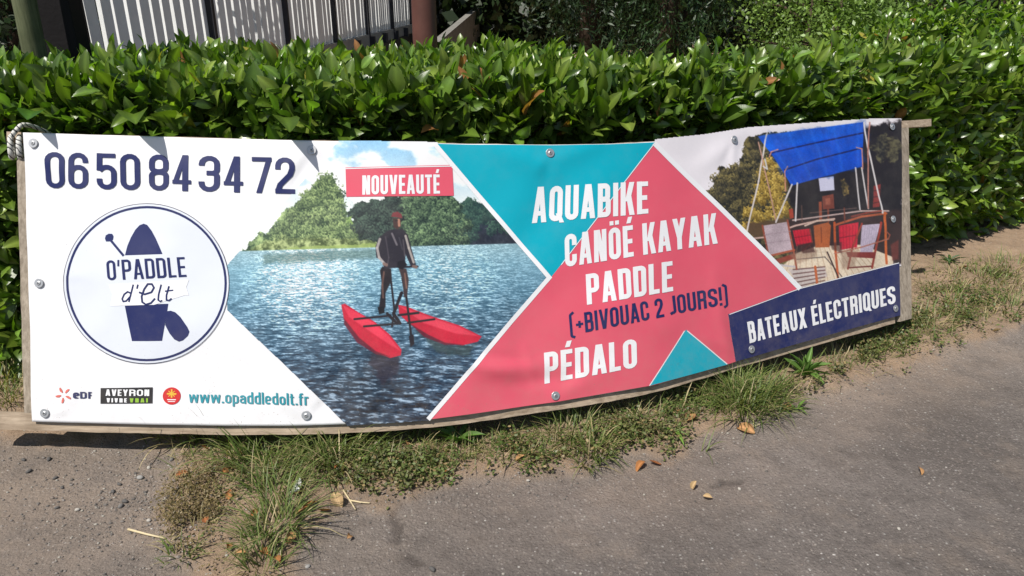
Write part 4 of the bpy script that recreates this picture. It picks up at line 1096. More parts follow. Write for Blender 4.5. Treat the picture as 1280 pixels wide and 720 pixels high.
# top
for _ in range(4300):
    s = rg.random() * Ltot; u_ = rg.random() ** 1.35; d_ = u_ * hdepth(s)
    x, y, n = hpos(s, d_)
    if x < -3.6 or x > 6.6: continue
    if x < -0.4 and y > BACKLINE + max(0, x + 2.2) * .5: continue
    z_ = htop(s, d_) - 0.09 + rg.normal() * .022
    edge = math.exp(-(d_ / .16) ** 2)
    d = np.array([-n[0] * .55 * edge, -n[1] * .55 * edge, 1.0]) + rg.normal(size=3) * .34
    shoot(np.array([x, y, z_ - .03 * edge]), d, int(rg.integers(4, 7)), .085, .155, rg, 58)
# upright shoots along the front edge, with larger leaves
for _ in range(520):
    s = rg.random() * Ltot; x, y, n = hpos(s, rg.normal() * .05 + .06)
    if x < -3.2 or x > 3.6: continue
    d = np.array([-n[0] * .25, -n[1] * .25, 1.0]) + rg.normal(size=3) * .25
    shoot(np.array([x, y, htop(s, 0) - .12 + rg.normal() * .035]), d, int(rg.integers(5, 8)), .11, .205, rg, 52)
# a few long leaves hanging over the banner's top edge; their shadows fall on the sheet
for px_, ln_, sx in ((36, .17, .25), (158, .20, .4), (348, .20, .35)):
    b = surf(px_to_uv(np.array([float(px_)]), np.array([166.0 + .02 * px_]))[0], np.array([1.03]), -0.05, True)[0]
    add_leaf(b + np.array([0, .02, .05]), np.array([sx, -.85, .10]), np.array([0, .1, 1.0]), ln_, np.array((.05, .12, .015)), int(rg.integers(len(LV))))
leafM = np.array(leafM); leafT = np.array(leafT); leafV = np.array(leafV)
# which show largest
cen = leafM[:, :3, 3] + leafM[:, :3, 1] * .5
pc, dep = project(cen)
nz = leafM[:, :3, 2] / np.linalg.norm(leafM[:, :3, 2], axis=1)[:, None]
vd = cen - CAM; vd /= np.linalg.norm(vd, axis=1)[:, None]
Lw = np.linalg.norm(leafM[:, :3, 1], axis=1)
area = (Lw * FPX / dep) ** 2 * (0.15 + np.abs((nz * vd).sum(1)))
topline = np.interp(pc[:, 0], [q[0] for q in TOP] + [1165], [q[1] for q in TOP] + [152])
botl = np.where(pc[:, 0] < 20, 520, np.where(pc[:, 0] > 1145, 420, topline - 12))
vis = (pc[:, 0] > 4) & (pc[:, 0] < 1276) & (pc[:, 1] > 6) & (pc[:, 1] < botl) & (dep > 0)
# prefer those in front: drop leaves buried behind the face
_, _, _n = hpos(np.zeros(1), np.zeros(1))
area = np.where(vis, area, 0)
# keep only leaves that a coarse depth buffer says are in front
buf = {}
cellk = [(int(a // 9), int(b // 9)) for a, b in pc]
for i in np.argsort(dep):
    if vis[i]:
        buf.setdefault(cellk[i], dep[i])
frontmost = np.array([vis[i] and dep[i] <= buf.get(cellk[i], 1e9) + .012 for i in range(len(dep))])
area = np.where(frontmost, area, area * .1)
pick = set(np.argsort(-area)[:300].tolist())
HEDGE_LOC = Vector((0.2, 4.0, 0.0))
hedge = empty('laurel_hedge', HEDGE_LOC, 'clipped cherry laurel hedge with glossy leaves behind the banner', 'hedge')
leaf_meshes = {}
for i in sorted(pick):
    key = (int(leafV[i]), int(i % 4))
    if key not in leaf_meshes:
        V, Fq, Cq = LV[key[0]]
        t0 = np.array(PAL[(key[0] * 3 + key[1]) % len(PAL)])
        leaf_meshes[key] = mesh_np('leaf', V, Fq, M_LAUREL, True, t0[None] * Cq[:, None] * (.8 + .4 * random.random()))
    o = bpy.data.objects.new('leaf', leaf_meshes[key]); COL.objects.link(o); o.parent = hedge
    o.matrix_local = Matrix.Translation(-HEDGE_LOC) @ Matrix(leafM[i].tolist())
rest = np.array([i for i in range(len(leafM)) if i not in pick])
def slim(lv):
    V, F_, C_ = lv; idx = [(i * 5 + j) for i in (0, 2, 3, 4, 6) for j in (0, 2, 4)]
    F2 = [(i * 3 + j, i * 3 + j + 1, i * 3 + j + 4, i * 3 + j + 3) for i in range(4) for j in range(2)]
    return V[idx], np.array(F2), C_[idx]
LVS = [slim(q) for q in LV]
fine = np.array([bool(frontmost[i]) and dep[i] < 4.2 for i in rest])
def bake(ids, LV, leafM, leafT, leafV):
    Vs, Fs, Cs = [], [], []; base = 0
    for var in range(len(LV)):
        I = ids[leafV[ids] == var]
        if len(I) == 0: continue
        V, Fq, Cq = LV[var]
        W = np.einsum('nij,kj->nki', leafM[I][:, :3, :3], V) + leafM[I][:, None, :3, 3]
        Vs.append(W.reshape(-1, 3)); k = len(V)
        Fs.append((Fq[None] + (np.arange(len(I)) * k)[:, None, None]).reshape(-1, 4) + base)
        Cs.append((leafT[I][:, None, :] * Cq[None, :, None]).reshape(-1, 3)); base += len(I) * k
    return np.vstack(Vs), np.vstack(Fs), np.vstack(Cs)
Va, Fa, Ca = bake(rest[fine], LV, leafM, leafT, leafV)
Vb, Fb, Cb = bake(rest[~fine], LVS, leafM, leafT, leafV)
V, Fq, Cq = np.vstack([Va, Vb]), np.vstack([Fa, Fb + len(Va)]), np.vstack([Ca, Cb])
fo = link('foliage', mesh_np('foliage', V, Fq, M_LAUREL, True, Cq), hedge); fo['kind'] = 'stuff'
# solid twig-coloured hull inside the hedge, kept dark for shaded gaps between leaves
S_, D_ = np.linspace(0.2, Ltot - .2, 160), None
prof = [(0.24, 0.0), (0.17, .35), (0.15, .8), (.17, 1.0), (.30, 1.06)]
ring = []
for s in S_:
    x0, y0, n = hpos(s, 0.0); dd = hdepth(s)
    if x0 < -0.4: dd = min(dd, max(.6, BACKLINE + max(0, x0 + 2.2) * .5 - y0))
    row = []
    for d_, z_ in prof + [(dd * .6, 1.08), (dd - .25, 1.06), (dd - .12, .7), (dd - .12, 0.0)]:
        x, y, _ = hpos(s, d_ + .05 * (fbm(s * 3, z_ * 3, 9, 2) - .5)); row.append((x, y, z_ + .04 * (fbm(s * 4, d_ * 4, 13, 2) - .5) * (z_ > .5)))
    ring.append(row)
ring = np.array(ring); m_ = ring.shape[1]
link('dark_gap_hull', mesh_np('dark_gap_hull', ring.reshape(-1, 3), grid_faces(160, m_), M_TWIG_SHADE, True), hedge)
mb = MB()
for _ in range(260):
    s = rg.random() * Ltot; x, y, n = hpos(s, .13)
    if x < -2.8 or x > 5: continue
    z_ = rg.random() * 1.0; a = rg.normal() * .3
    p = np.array([x, y, z_]); q = p + np.array([a * .3 - n[0] * .09, -n[1] * .09, .14 + .1 * rg.random()])
    mb.tube([p, (p + q) / 2 + rg.normal(size=3) * .012, q], [.006, .005, .003], 5)
tw = mb.build('twigs', M_BARK, hedge, True); tw['kind'] = 'stuff'

# ------------------------------------------------------------------ bridge railing with pickets, deck and girder
def rail_xy(y): return -2.78 + 0.055 * (y - 4.76), y
RL = Vector((rail_xy(5)[0], 5.0, 0))
dirv = Vector((0.055, 1, 0)).normalized(); ang = math.atan2(dirv.y, dirv.x); RZ = Matrix.Rotation(ang, 3, 'Z')
ZD = 0.86
railing = empty('bridge_railing', RL, 'white picket railing along the edge of the footbridge', 'railing')
pm = MB(); pm.box((0, 0, .62), .118, .030, 1.10); pk = pm.build('picket', M_WHITE, railing)
pk_me = pk.data
ys = np.arange(4.98, 33, 0.168)
for i, y in enumerate(ys):
    x, _ = rail_xy(y)
    o = pk if i == 0 else bpy.data.objects.new('picket', pk_me)
    if i: COL.objects.link(o); o.parent = railing
    o.matrix_local = Matrix.Translation(Vector((x + rg.normal() * .004, y, ZD)) - RL) @ RZ.to_4x4() @ Matrix.Rotation(-.03 + rg.normal() * .025, 4, 'Z') @ Matrix.Rotation(rg.normal() * .006, 4, 'Y')
def along(name, y0, y1, off, z_, w, h, mat, par):
    a = Vector((*rail_xy(y0), z_)); b = Vector((*rail_xy(y1), z_)); c_ = (a + b) / 2; nn = Vector((dirv.y, -dirv.x, 0))
    q = MB(); q.box(c_ + nn * off, (b - a).length, w, h, RZ); return q.build(name, mat, par)
along('top_rail', 4.9, 33, 0, ZD + 1.20, .09, .05, M_WHITE, railing)
along('rail', 4.9, 33, -.032, ZD + .20, .03, .06, M_DARKMETAL, railing)
along('rail', 4.9, 33, -.032, ZD + 1.0, .03, .06, M_DARKMETAL, railing)
bpm = MB(); bpm.box((0, 0, .6), .05, .06, 1.25); 
b0 = None
for i, y in enumerate(np.arange(4.95, 33, 1.9)):
    x, _ = rail_xy(y)
    if b0 is None: o = bpm.build('post', M_DARKMETAL, railing); b0 = o
    else: o = bpy.data.objects.new('post', b0.data); COL.objects.link(o); o.parent = railing
    o.matrix_local = Matrix.Translation(Vector((x + .045, y, ZD)) - RL) @ RZ.to_4x4()
bk = MB(); bk.box((0, 0, -.06), .07, .16, .16); k0 = None
for i, y in enumerate(np.arange(4.95, 33, .95)):
    x, _ = rail_xy(y)
    if k0 is None: o = bk.build('bracket', M_DARKMETAL, railing); k0 = o
    else: o = bpy.data.objects.new('bracket', k0.data); COL.objects.link(o); o.parent = railing
    o.matrix_local = Matrix.Translation(Vector((x + .07, y, ZD + .02)) - RL) @ RZ.to_4x4()
bridge = empty('footbridge', RL + Vector((-1.2, 6, 0)), 'concrete footbridge deck carrying the white railing', 'bridge')
along('deck', 4.0, 34, -1.1, ZD - .04, 2.3, .13, M_CONC, bridge)
along('kerb_beam', 4.0, 34, .03, ZD - .02, .07, .17, M_CONC, bridge)
along('girder', 4.0, 34, -.18, ZD - .36, .22, .50, M_DARKMETAL, bridge)
along('girder', 4.0, 34, -1.9, ZD - .36, .22, .50, M_DARKMETAL, bridge)
for y in (11.5, 24):
    x, _ = rail_xy(y); q = MB(); q.box((x - 1.0, y, .05), 2.2, .9, .6); q.build('pier', M_CONC, bridge)
# sloping concrete wing wall beside the bridge
wing = MB(); A = at_y(np.array([560.0, 600.0, 592.0, 560.0]), np.array([36.0, 8.0, 46.0, 62.0]), 13.0)
P0 = [(-1.55, 11.5, .0), (-.95, 19.5, .0), (-.95, 19.5, 1.18), (-1.55, 11.5, .62)]
wing.add([*P0, *[(x + .14, y, z_) for x, y, z_ in P0]], [(0, 1, 2, 3), (7, 6, 5, 4), (0, 4, 5, 1), (1, 5, 6, 2), (2, 6, 7, 3), (3, 7, 4, 0)])
w_o = wing.build('wing_wall', m_plain('stained_concrete', (0.22, 0.21, 0.19), 0.9, 0, 5, 0.6, 0.5, 0.3, 0.2)); tag(w_o, 'sloping concrete wing wall under the far end of the footbridge', 'wall')

# ------------------------------------------------------------------ posts behind the hedge
def round_post(name, x, y, r, h, mat, label, lean=(0, 0), cap=True):
    root = empty(name, Vector((x, y, 0)), label, 'post'); mb = MB()
    n = 24; zs = np.linspace(-.1, h, 14)
    mb.tube([(x + lean[0] * z_ + (RNG.random() - .5) * .004, y + lean[1] * z_, z_) for z_ in zs], [r * (1 + (RNG.random() - .5) * .02) for _ in zs], n)
    mb.build('shaft', mat, root, True)
    if cap:
        q = MB(); q.tube([(x + lean[0] * h, y + lean[1] * h, h), (x + lean[0] * h, y + lean[1] * h, h + .03)], r * 1.08, n); q.build('cap', mat, root, True)
    return root
p = at_y(np.array([532.0]), np.array([60.0]), 4.75)[0]
round_post('steel_post', p[0], 4.75, .074, 2.6, M_RUST, 'single red-brown steel post rising out of the hedge top')
p = at_y(np.array([47.0]), np.array([40.0]), 3.95)[0]
round_post('steel_post', p[0], 3.95, .04, 2.7, M_RUST, 'thin red-brown steel post between the mossy stake and the dark square post')
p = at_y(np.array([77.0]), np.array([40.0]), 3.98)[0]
sq = empty('square_post', Vector((p[0], 3.98, 0)), 'broad square post coloured near-black for shade, beside the thin red-brown post', 'post')
q = MB(); q.box((p[0], 3.98, 1.2), .19, .16, 2.6, Matrix.Rotation(.12, 3, 'Z')); q.build('shaft', m_plain('painted_shade', (.012, .010, .011), .7, 0, 12, .4, .5, .2, .2), sq, bevel=.01)  # near-black colour paints in the shade lying on this brown post
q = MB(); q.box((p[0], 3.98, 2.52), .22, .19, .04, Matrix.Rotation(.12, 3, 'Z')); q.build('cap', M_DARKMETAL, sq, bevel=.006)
p = at_y(np.array([31.0]), np.array([40.0]), 3.75)[0]
round_post('wooden_stake', p[0], 3.75, .052, 2.2, M_GREENPOST, 'mossy green wooden stake beside the thick steel post', (.02, 0))

# ------------------------------------------------------------------ shrubs and trees behind
def blob_leaves(n, cx, cy, z0, z1, rx, ry, r, clumps, low=0.0):
    cz = (z0 + z1) / 2; rz = (z1 - z0) / 2
    u = r.normal(size=(clumps, 3)); u /= np.linalg.norm(u, axis=1)[:, None]
    u *= (r.random(clumps) ** .35)[:, None]
    cc = u * np.array([rx, ry, rz]) + np.array([cx, cy, cz])
    k = r.integers(clumps, size=n); s = .16 + .22 * r.random(clumps)
    off = r.normal(size=(n, 3)) * (s[k] * min(rx, rz))[:, None] * .75
    return cc[k] + off, k
def leaf_cloud(P, size, r, tint, var=.35, droop=.0, k=None, aspect=.45):
    n = len(P)
    y = r.normal(size=(n, 3)); y[:, 2] -= droop; y /= np.linalg.norm(y, axis=1)[:, None]
    x = np.cross(y, r.normal(size=(n, 3))); x /= np.linalg.norm(x, axis=1)[:, None]; z_ = np.cross(x, y)
    L = size * (.6 + .8 * r.random(n))[:, None]; w = L * aspect
    V = np.stack([P, P + y * L * .5 + x * w * .5 + z_ * L * .08, P + y * L, P + y * L * .5 - x * w * .5 + z_ * L * .08], 1)
    t = np.asarray(tint)[None] * (1 - var + 2 * var * r.random(n))[:, None]
    if k is not None: t = t * (.7 + .6 * r.random(k.max() + 1)[k])[:, None]
    return V.reshape(-1, 3), np.arange(4 * n).reshape(-1, 4), np.repeat(t, 4, 0)
def tree(name, label, cat, x, y, z0, z1, rx, ry, n, size, tint, seed, trunk=.12, clumps=60, stems=1, aspect=.45, droop=0.1, group=None):
    r = np.random.default_rng(seed)
    root = empty(name, Vector((x, y, 0)), label, cat, group)
    P, k = blob_leaves(n, x, y, z0, z1, rx, ry, r, clumps); P = P[P[:, 2] > .05]; k = k[:len(P)]
    V, Fq, Cq = leaf_cloud(P, size, r, tint, .35, droop, k, aspect)
    cr = link('crown', mesh_np('crown', V, Fq, M_SMALL, True, Cq), root)
    mb = MB()
    for s in range(stems):
        bx, by = x + r.normal() * .12 * (stems > 1), y + r.normal() * .12 * (stems > 1)
        top = z0 + (z1 - z0) * .75; tx, ty = bx + r.normal() * .2, by + r.normal() * .2
        mb.tube([(bx, by, -.05), (bx * .7 + tx * .3, by * .7 + ty * .3, top * .4), (tx, ty, top)], [trunk, trunk * .75, trunk * .2], 8)
        for q in range(6):
            f = .25 + .7 * r.random(); a = r.random() * 6.28; b0_ = np.array([bx + (tx - bx) * f, by + (ty - by) * f, top * f])
            e = b0_ + np.array([math.cos(a) * rx * .7, math.sin(a) * ry * .7, .35 * (z1 - z0) * .4])
            mb.tube([b0_, (b0_ + e) / 2 + np.array([0, 0, .08]), e], [trunk * .4, trunk * .25, trunk * .07], 6)
    mb.build('trunk', M_BARK, root, True)
    return root
tree('conifer', 'dark conifer with drooping sprays behind the hedge by the bridge', 'tree', 1.05, 10.6, .1, 5.2, 1.05, 1.1, 13000, .10, (.016, .032, .012), 31, .16, 110, 1, .22, .9)
tree('conifer', 'second dark conifer overlapping the drooping one, closer to the black gap', 'tree', 2.0, 10.0, .1, 4.6, .75, .9, 9000, .10, (.026, .052, .016), 32, .15, 100, 1, .22, .9)
tree('bush', 'light green small-leaved bush standing beside the black gap in the trees', 'bush', 3.75, 9.3, .1, 1.95, 1.0, .8, 17000, .055, (.15, .235, .045), 33, .07, 120, 4, .5)
tree('bush', 'dark small-leaved bush behind the laurel shrub', 'bush', 7.0, 11.4, .2, 4.4, 2.2, 1.2, 13000, .08, (.022, .04, .013), 34, .08, 100, 4, .5)
tree('bush', 'dark bush behind the mossy stake and square post', 'bush', -4.6, 7.2, .1, 4.0, 1.5, 1.0, 12000, .09, (.02, .035, .012), 38, .08, 90, 3, .5)
tree('bush', 'shaded bush behind the pickets of the bridge railing', 'bush', -6.2, 10.5, .1, 4.0, 2.0, 1.3, 9000, .12, (.02, .035, .012), 39, .08, 90, 3, .5)
tree('tree', 'dark leafy tree at the far end of the hedge', 'tree', 9.9, 11.6, .2, 6.0, 1.6, 1.5, 12000, .10, (.022, .038, .013), 35, .18, 100, 1, .5)
tree('tree', 'dense dark tree right behind the footbridge end', 'tree', 1.9, 17.5, .0, 7.5, 2.0, 1.8, 13000, .13, (.024, .042, .015), 36, .2, 110, 1, .5)
tree('tree', 'broad shady tree closing the gap between conifers and light bush', 'tree', 3.1, 15.5, .3, 8.0, 2.6, 2.0, 15000, .13, (.018, .03, .011), 37, .25, 120, 1, .5)
# laurel shrub grown out behind the clipped hedge
SL = Vector((5.0, 8.0, 0))
shrub = empty('laurel_shrub', SL, 'unclipped laurel shrub with upright shoots behind the clipped hedge', 'shrub')
r2 = np.random.default_rng(77)
keepM, keepT, keepV = leafM, leafT, leafV
leafM, leafT, leafV = [], [], []
for _ in range(850):
    a = r2.random() * 6.28; q = math.sqrt(r2.random()); x = 4.75 + math.cos(a) * q * 1.5; y = 8.0 + math.sin(a) * q * .7
    zt = 1.06 + .30 * (1 - q ** 2.5) + .05 * r2.normal()
    z_ = zt - (.6 * r2.random() ** 1.8)
    d = np.array([r2.normal() * .35, r2.normal() * .35 - .2, 1.0])
    shoot(np.array([x, y, z_ - .12]), d, int(r2.integers(5, 9)), .09, .15, r2)
for _ in range(16):
    x = 4.75 + (r2.random() - .5) * 2.4; y = 8.0 + (r2.random() - .5) * .8
    for q in range(3): shoot(np.array([x, y, 1.20 + q * .09]), np.array([r2.normal() * .08, r2.normal() * .08, 1.0]), 5, .09, .14, r2)
leafM, leafT, leafV = np.array(leafM), np.array(leafT), np.array(leafV)
V, Fq, Cq = bake(np.arange(len(leafM)), LVS, leafM, leafT, leafV)
fo = link('foliage', mesh_np('foliage', V, Fq, M_LAUREL, True, Cq), shrub); fo['kind'] = 'stuff'
mb = MB()
for _ in range(26):
    x = 4.75 + r2.normal() * .7; y = 8.0 + r2.normal() * .3
    mb.tube([(x * .6 + 4.75 * .4, y * .6 + 8 * .4, -.05), (x, y, .6), (x + r2.normal() * .1, y, 1.25)], [.02, .014, .006], 6)
mb.build('stems', M_BARK, shrub, True)
leafM, leafT, leafV = keepM, keepT, keepV
# far wood: a belt that reads as one mass
r3 = np.random.default_rng(91)
n = 60000
a = r3.random(n); X3 = -16 + 40 * a; Y3 = 19 + 5 * r3.random(n) + 1.5 * np.sin(X3 * .7); Z3 = 11 * r3.random(n) ** 1.1
keep = fbm(X3 * .55, Z3 * .55, 3, 3) + .25 * r3.random(n) > .52
P3 = np.stack([X3, Y3, Z3], -1)[keep]
V, Fq, Cq = leaf_cloud(P3, .34, r3, (.022, .036, .013), .4, .2, None, .6)
wood = link('wood', mesh_np('wood', V, Fq, M_SMALL, True, Cq)); tag(wood, 'dark mass of woodland far behind the hedge', kind='stuff')
bx_, bz_ = np.meshgrid(np.linspace(-34, 44, 60), np.linspace(-.2, 9, 12))
by_ = 25.5 + 2.2 * (fbm(bx_ * .35, bz_ * .35, 45, 3) - .5) + .12 * (bz_ - 4)
slope = link('hill', mesh_np('hill', np.vstack([np.stack([bx_, by_, bz_], -1).reshape(-1, 3), np.stack([bx_, by_ * 0 + 60, bz_ * 0 - .3], -1).reshape(-1, 3)[-60:]]),
             np.vstack([grid_faces(12, 60), np.stack([np.arange(660, 719), np.arange(661, 720), np.arange(721, 780), np.arange(720, 779)], -1)]), m_plain('wooded_slope', (.022, .03, .012), .95, 0, 3, .6, .4, .6, .1), True))
tag(slope, 'dark wooded slope closing the view', kind='structure')

# ------------------------------------------------------------------ verge plants
def gpt(px, py):
    p = on_z(np.asarray(px, float), np.asarray(py, float), 0.02)
    return p[..., 0], p[..., 1]
GV, GF, GC = [], [], []; gb = 0
def blade(x, y, L, az, tilt, w, tint, curve, z0=None):
    global gb
    z0 = float(height(np.array([x]), np.array([y]))[0]) - .004 if z0 is None else z0
    n = 6; p = np.array([x, y, z0]); d = np.array([math.cos(az), math.sin(az)]); sd = np.array([-d[1], d[0], 0])
    th = tilt
    for i in range(n):
        f = i / (n - 1); ww = w * (1 - f ** 1.6) * (0.65 + .35 * min(1, f * 4)) + .0002
        GV.append(p - sd * ww / 2); GV.append(p + sd * ww / 2)
        tt_ = np.asarray(tint) * (0.85 + .3 * f); GC.append(tt_); GC.append(tt_)
        st = L / (n - 1); p = p + np.array([d[0] * math.sin(th), d[1] * math.sin(th), math.cos(th)]) * st; th += curve / (n - 1)
        if p[2] < z0 + .004: p[2] = z0 + .004; th = min(th, math.pi / 2)
    for i in range(n - 1): GF.append((gb + 2 * i, gb + 2 * i + 1, gb + 2 * i + 3, gb + 2 * i + 2))
    gb += 2 * n
rr = np.random.default_rng(55)
GRE = [(.10, .145, .03), (.13, .17, .04), (.085, .125, .028), (.18, .20, .06)]
STR = [(.34, .27, .13), (.26, .21, .10), (.42, .34, .19)]
def tuft(px, py, n, rad, L0, L1, dry=.15, tmax=1.0, w=.0050, azb=None):
    x0, y0 = gpt(px, py)
    for _ in range(n):
        a = rr.random() * 6.28; q = rad * math.sqrt(rr.random()); x = x0 + math.cos(a) * q; y = y0 + math.sin(a) * q
        az = a + rr.normal() * .7 if azb is None else azb + rr.normal() * .8
        t = STR[rr.integers(3)] if rr.random() < dry else GRE[rr.integers(4)]
        blade(x, y, L0 + (L1 - L0) * rr.random(), az, .15 + tmax * rr.random() * (.4 + q / rad * .6), w * (.6 + .7 * rr.random()), np.array(t) * (.75 + .5 * rr.random()), .4 + 1.5 * rr.random())
# tufts traced from the photograph (pixel of the root, count, radius, lengths)
for a in ((300, 562, 90, .10, .10, .24), (330, 580, 120, .09, .10, .24), (345, 610, 110, .08, .10, .22), (350, 655, 120, .07, .10, .22), (325, 680, 60, .06, .08, .18), (395, 572, 140, .10, .10, .22), (425, 585, 120, .09, .09, .2), (415, 560, 90, .1, .08, .2),
          (240, 548, 40, .06, .10, .22, .5), (275, 550, 50, .08, .10, .2, .3), (200, 546, 14, .05, .10, .22, .6), (460, 560, 60, .09, .07, .15), (505, 555, 60, .1, .06, .14, .3), (560, 560, 50, .1, .06, .13, .3), (640, 565, 50, .1, .05, .12, .3),
          (715, 545, 90, .09, .08, .18), (745, 560, 90, .06, .08, .17), (735, 575, 30, .04, .06, .12, .4), (690, 540, 40, .09, .06, .14), (800, 525, 50, .1, .06, .14, .3), (850, 505, 60, .1, .07, .16, .3),
          (915, 495, 220, .12, .10, .22), (945, 505, 240, .11, .10, .22), (925, 515, 120, .09, .08, .18), (890, 488, 60, .08, .08, .18), (960, 490, 80, .08, .08, .18), (880, 560, 5, .01, .08, .14), (985, 470, 40, .1, .06, .14, .4),
          (1060, 440, 50, .12, .06, .13, .35), (1100, 425, 60, .12, .06, .14, .4), (1150, 400, 110, .16, .07, .17, .45), (1190, 375, 120, .18, .06, .14, .4), (1235, 350, 160, .2, .06, .15, .45), (1270, 335, 160, .2, .06, .15, .4), (1265, 385, 70, .12, .07, .16, .4),
          (1210, 340, 90, .2, .05, .12, .5), (1170, 350, 70, .18, .05, .12, .5), (12, 500, 120, .10, .06, .16, .6), (2, 480, 120, .12, .06, .16, .6), (15, 470, 60, .1, .06, .14, .6), (245, 625, 40, .08, .03, .08, .85), (235, 600, 25, .06, .03, .08, .8), (240, 660, 25, .07, .03, .08, .8), (225, 690, 30, .05, .05, .1, .4), (330, 706, 60, .06, .06, .14, .3)):
    tuft(*a)
# sparse dry blades all along the verge
for _ in range(2900):
    px_ = rr.uniform(215, 1280); py_ = np.interp(px_, [215, 400, 640, 900, 1130, 1280], [560, 575, 560, 500, 425, 365]) + rr.normal() * 14
    x, y = gpt(px_, py_)
    if soil_mask(np.array([x]), np.array([y]))[0] < .4: continue
    t = STR[rr.integers(3)] if rr.random() < .5 else GRE[rr.integers(4)]
    blade(float(x), float(y), .03 + .08 * rr.random(), rr.random() * 6.28, .3 + 1.1 * rr.random(), .0032, np.array(t) * (.75 + .5 * rr.random()), .5 * rr.random())
# tall thin stems in front of the sheet
for px_, py_, n_ in ((205, 545, 4), (222, 546, 5), (240, 548, 4), (262, 552, 3), (270, 552, 3), (828, 484, 5), (850, 478, 4), (872, 470, 5), (902, 458, 4), (720, 505, 3), (775, 498, 2), (1080, 420, 4)):
    for _ in range(n_):
        x, y = gpt(px_ + rr.normal() * 5, py_ + 4)
        blade(float(x), float(y), .16 + .14 * rr.random(), rr.random() * 6.28, .05 + .3 * rr.random(), .0022, np.array((.16, .14, .06)) * (.6 + .6 * rr.random()), .3 + .9 * rr.random())
grass = link('grass', mesh_np('grass', np.array(GV), np.array(GF), M_GRASS, True, np.array(GC)))
tag(grass, 'tufts of green and straw coloured grass along the verge', 'grass', kind='stuff')
# low creeping ground cover of small leaves
CV, CF, CC = [], [], []
def cover(px, py, n, rx, ry, size, tint, hmax=.035):
    thin = size < .009
    x0, y0 = gpt(px, py)
    # ragged mat: leaves along short creeping runners
    m = max(4, n // 9); ax = x0 + rr.normal(size=m) * rx * .55; ay = y0 + rr.normal(size=m) * ry * .55
    X_, Y_ = [], []
    for i in range(m):
        a = rr.random() * 6.28
        for q in range(9): X_.append(ax[i] + math.cos(a) * q * .008 + rr.normal() * .007); Y_.append(ay[i] + math.sin(a) * q * .008 + rr.normal() * .007)
    X_ = np.array(X_); Y_ = np.array(Y_)
    ok = (soil_mask(X_, Y_) > .25) & (fbm(X_ * 9, Y_ * 9, 52, 3) + .22 * (rr.random(len(X_)) - .5) > (.40 if thin else .47)); X_, Y_ = X_[ok], Y_[ok]
    if len(X_) == 0: return
    Z_ = height(X_, Y_) + .004 + hmax * rr.random(len(X_)) ** 1.6
    P = np.stack([X_, Y_, Z_], -1); k = len(P)
    y = rr.normal(size=(k, 3)); y[:, 2] = y[:, 2] * .35 + .25; y /= np.linalg.norm(y, axis=1)[:, None]
    up = rr.normal(size=(k, 3)) * .35 + np.array([0, 0, 1]); x = np.cross(y, up); x /= np.linalg.norm(x, axis=1)[:, None]; z_ = np.cross(x, y)
    L = size * (.6 + .8 * rr.random(k))[:, None]
    V = np.stack([P, P + y * L * .35 + x * L * .3, P + y * L * .75 + x * L * .27, P + y * L, P + y * L * .75 - x * L * .27, P + y * L * .35 - x * L * .3], 1)
    V[:, 2:5] += z_[:, None] * (L * .06)[:, None]
    t = np.asarray(tint)[None] * (.6 + .8 * rr.random(k))[:, None]
    dryk = rr.random(k) < .2; t[dryk] = np.array((.25, .18, .085)) * (.6 + .8 * rr.random((dryk.sum(), 1)))
    b = sum(len(q) for q in CV)
    i = np.arange(k)[:, None] * 6 + b
    CV.append(V.reshape(-1, 3)); CC.append(np.repeat(t, 6, 0)); CF.append(np.vstack([i + np.array([0, 1, 2, 5]), i + np.array([2, 3, 4, 5])]))
G1, G2, G3 = (.085, .125, .03), (.11, .14, .04), (.12, .125, .045)
for a in ((470, 575, 900, .22, .09), (520, 580, 1000, .22, .1), (570, 575, 1000, .22, .1), (620, 580, 900, .2, .1), (440, 600, 400, .12, .07), (480, 600, 350, .12, .05), (650, 560, 500, .15, .1), (690, 560, 400, .12, .08),
          (780, 550, 700, .16, .09), (805, 540, 500, .14, .08), (760, 530, 350, .14, .06), (840, 545, 350, .1, .06), (830, 520, 400, .14, .06), (870, 500, 300, .12, .05), (1045, 465, 600, .15, .08), (1070, 450, 600, .16, .08), (1090, 440, 500, .15, .08),
          (1130, 415, 600, .18, .1), (1165, 400, 800, .2, .12), (1190, 395, 700, .18, .1), (1160, 430, 300, .12, .05), (1270, 400, 200, .1, .06), (1230, 375, 900, .22, .12), (1180, 365, 800, .22, .12), (1255, 345, 800, .2, .14), (1140, 400, 700, .18, .1), (1100, 430, 500, .16, .08), (990, 485, 300, .12, .05), (250, 680, 500, .10, .1, .008), (240, 620, 1500, .11, .12, .0075), (232, 655, 1200, .10, .12, .0075), (255, 595, 500, .08, .07, .0075), (265, 650, 500, .1, .08, .0075), (230, 690, 160, .05, .05), (330, 600, 200, .1, .1)):
    s = a[5] if len(a) > 5 else .0125
    cover(a[0], a[1], int(a[2] * 1.25), a[3] * 1.15, a[4] * 1.1, s, (G1, G2, G3)[rr.integers(3)] if s > .009 else (.15, .105, .045), .05 if s > .009 else .06)
gc = link('ground_cover', mesh_np('ground_cover', np.vstack(CV), np.vstack(CF), M_GRASS, True, np.vstack(CC)))
tag(gc, 'creeping small-leaved weeds matting the earth verge', 'weeds', kind='stuff')

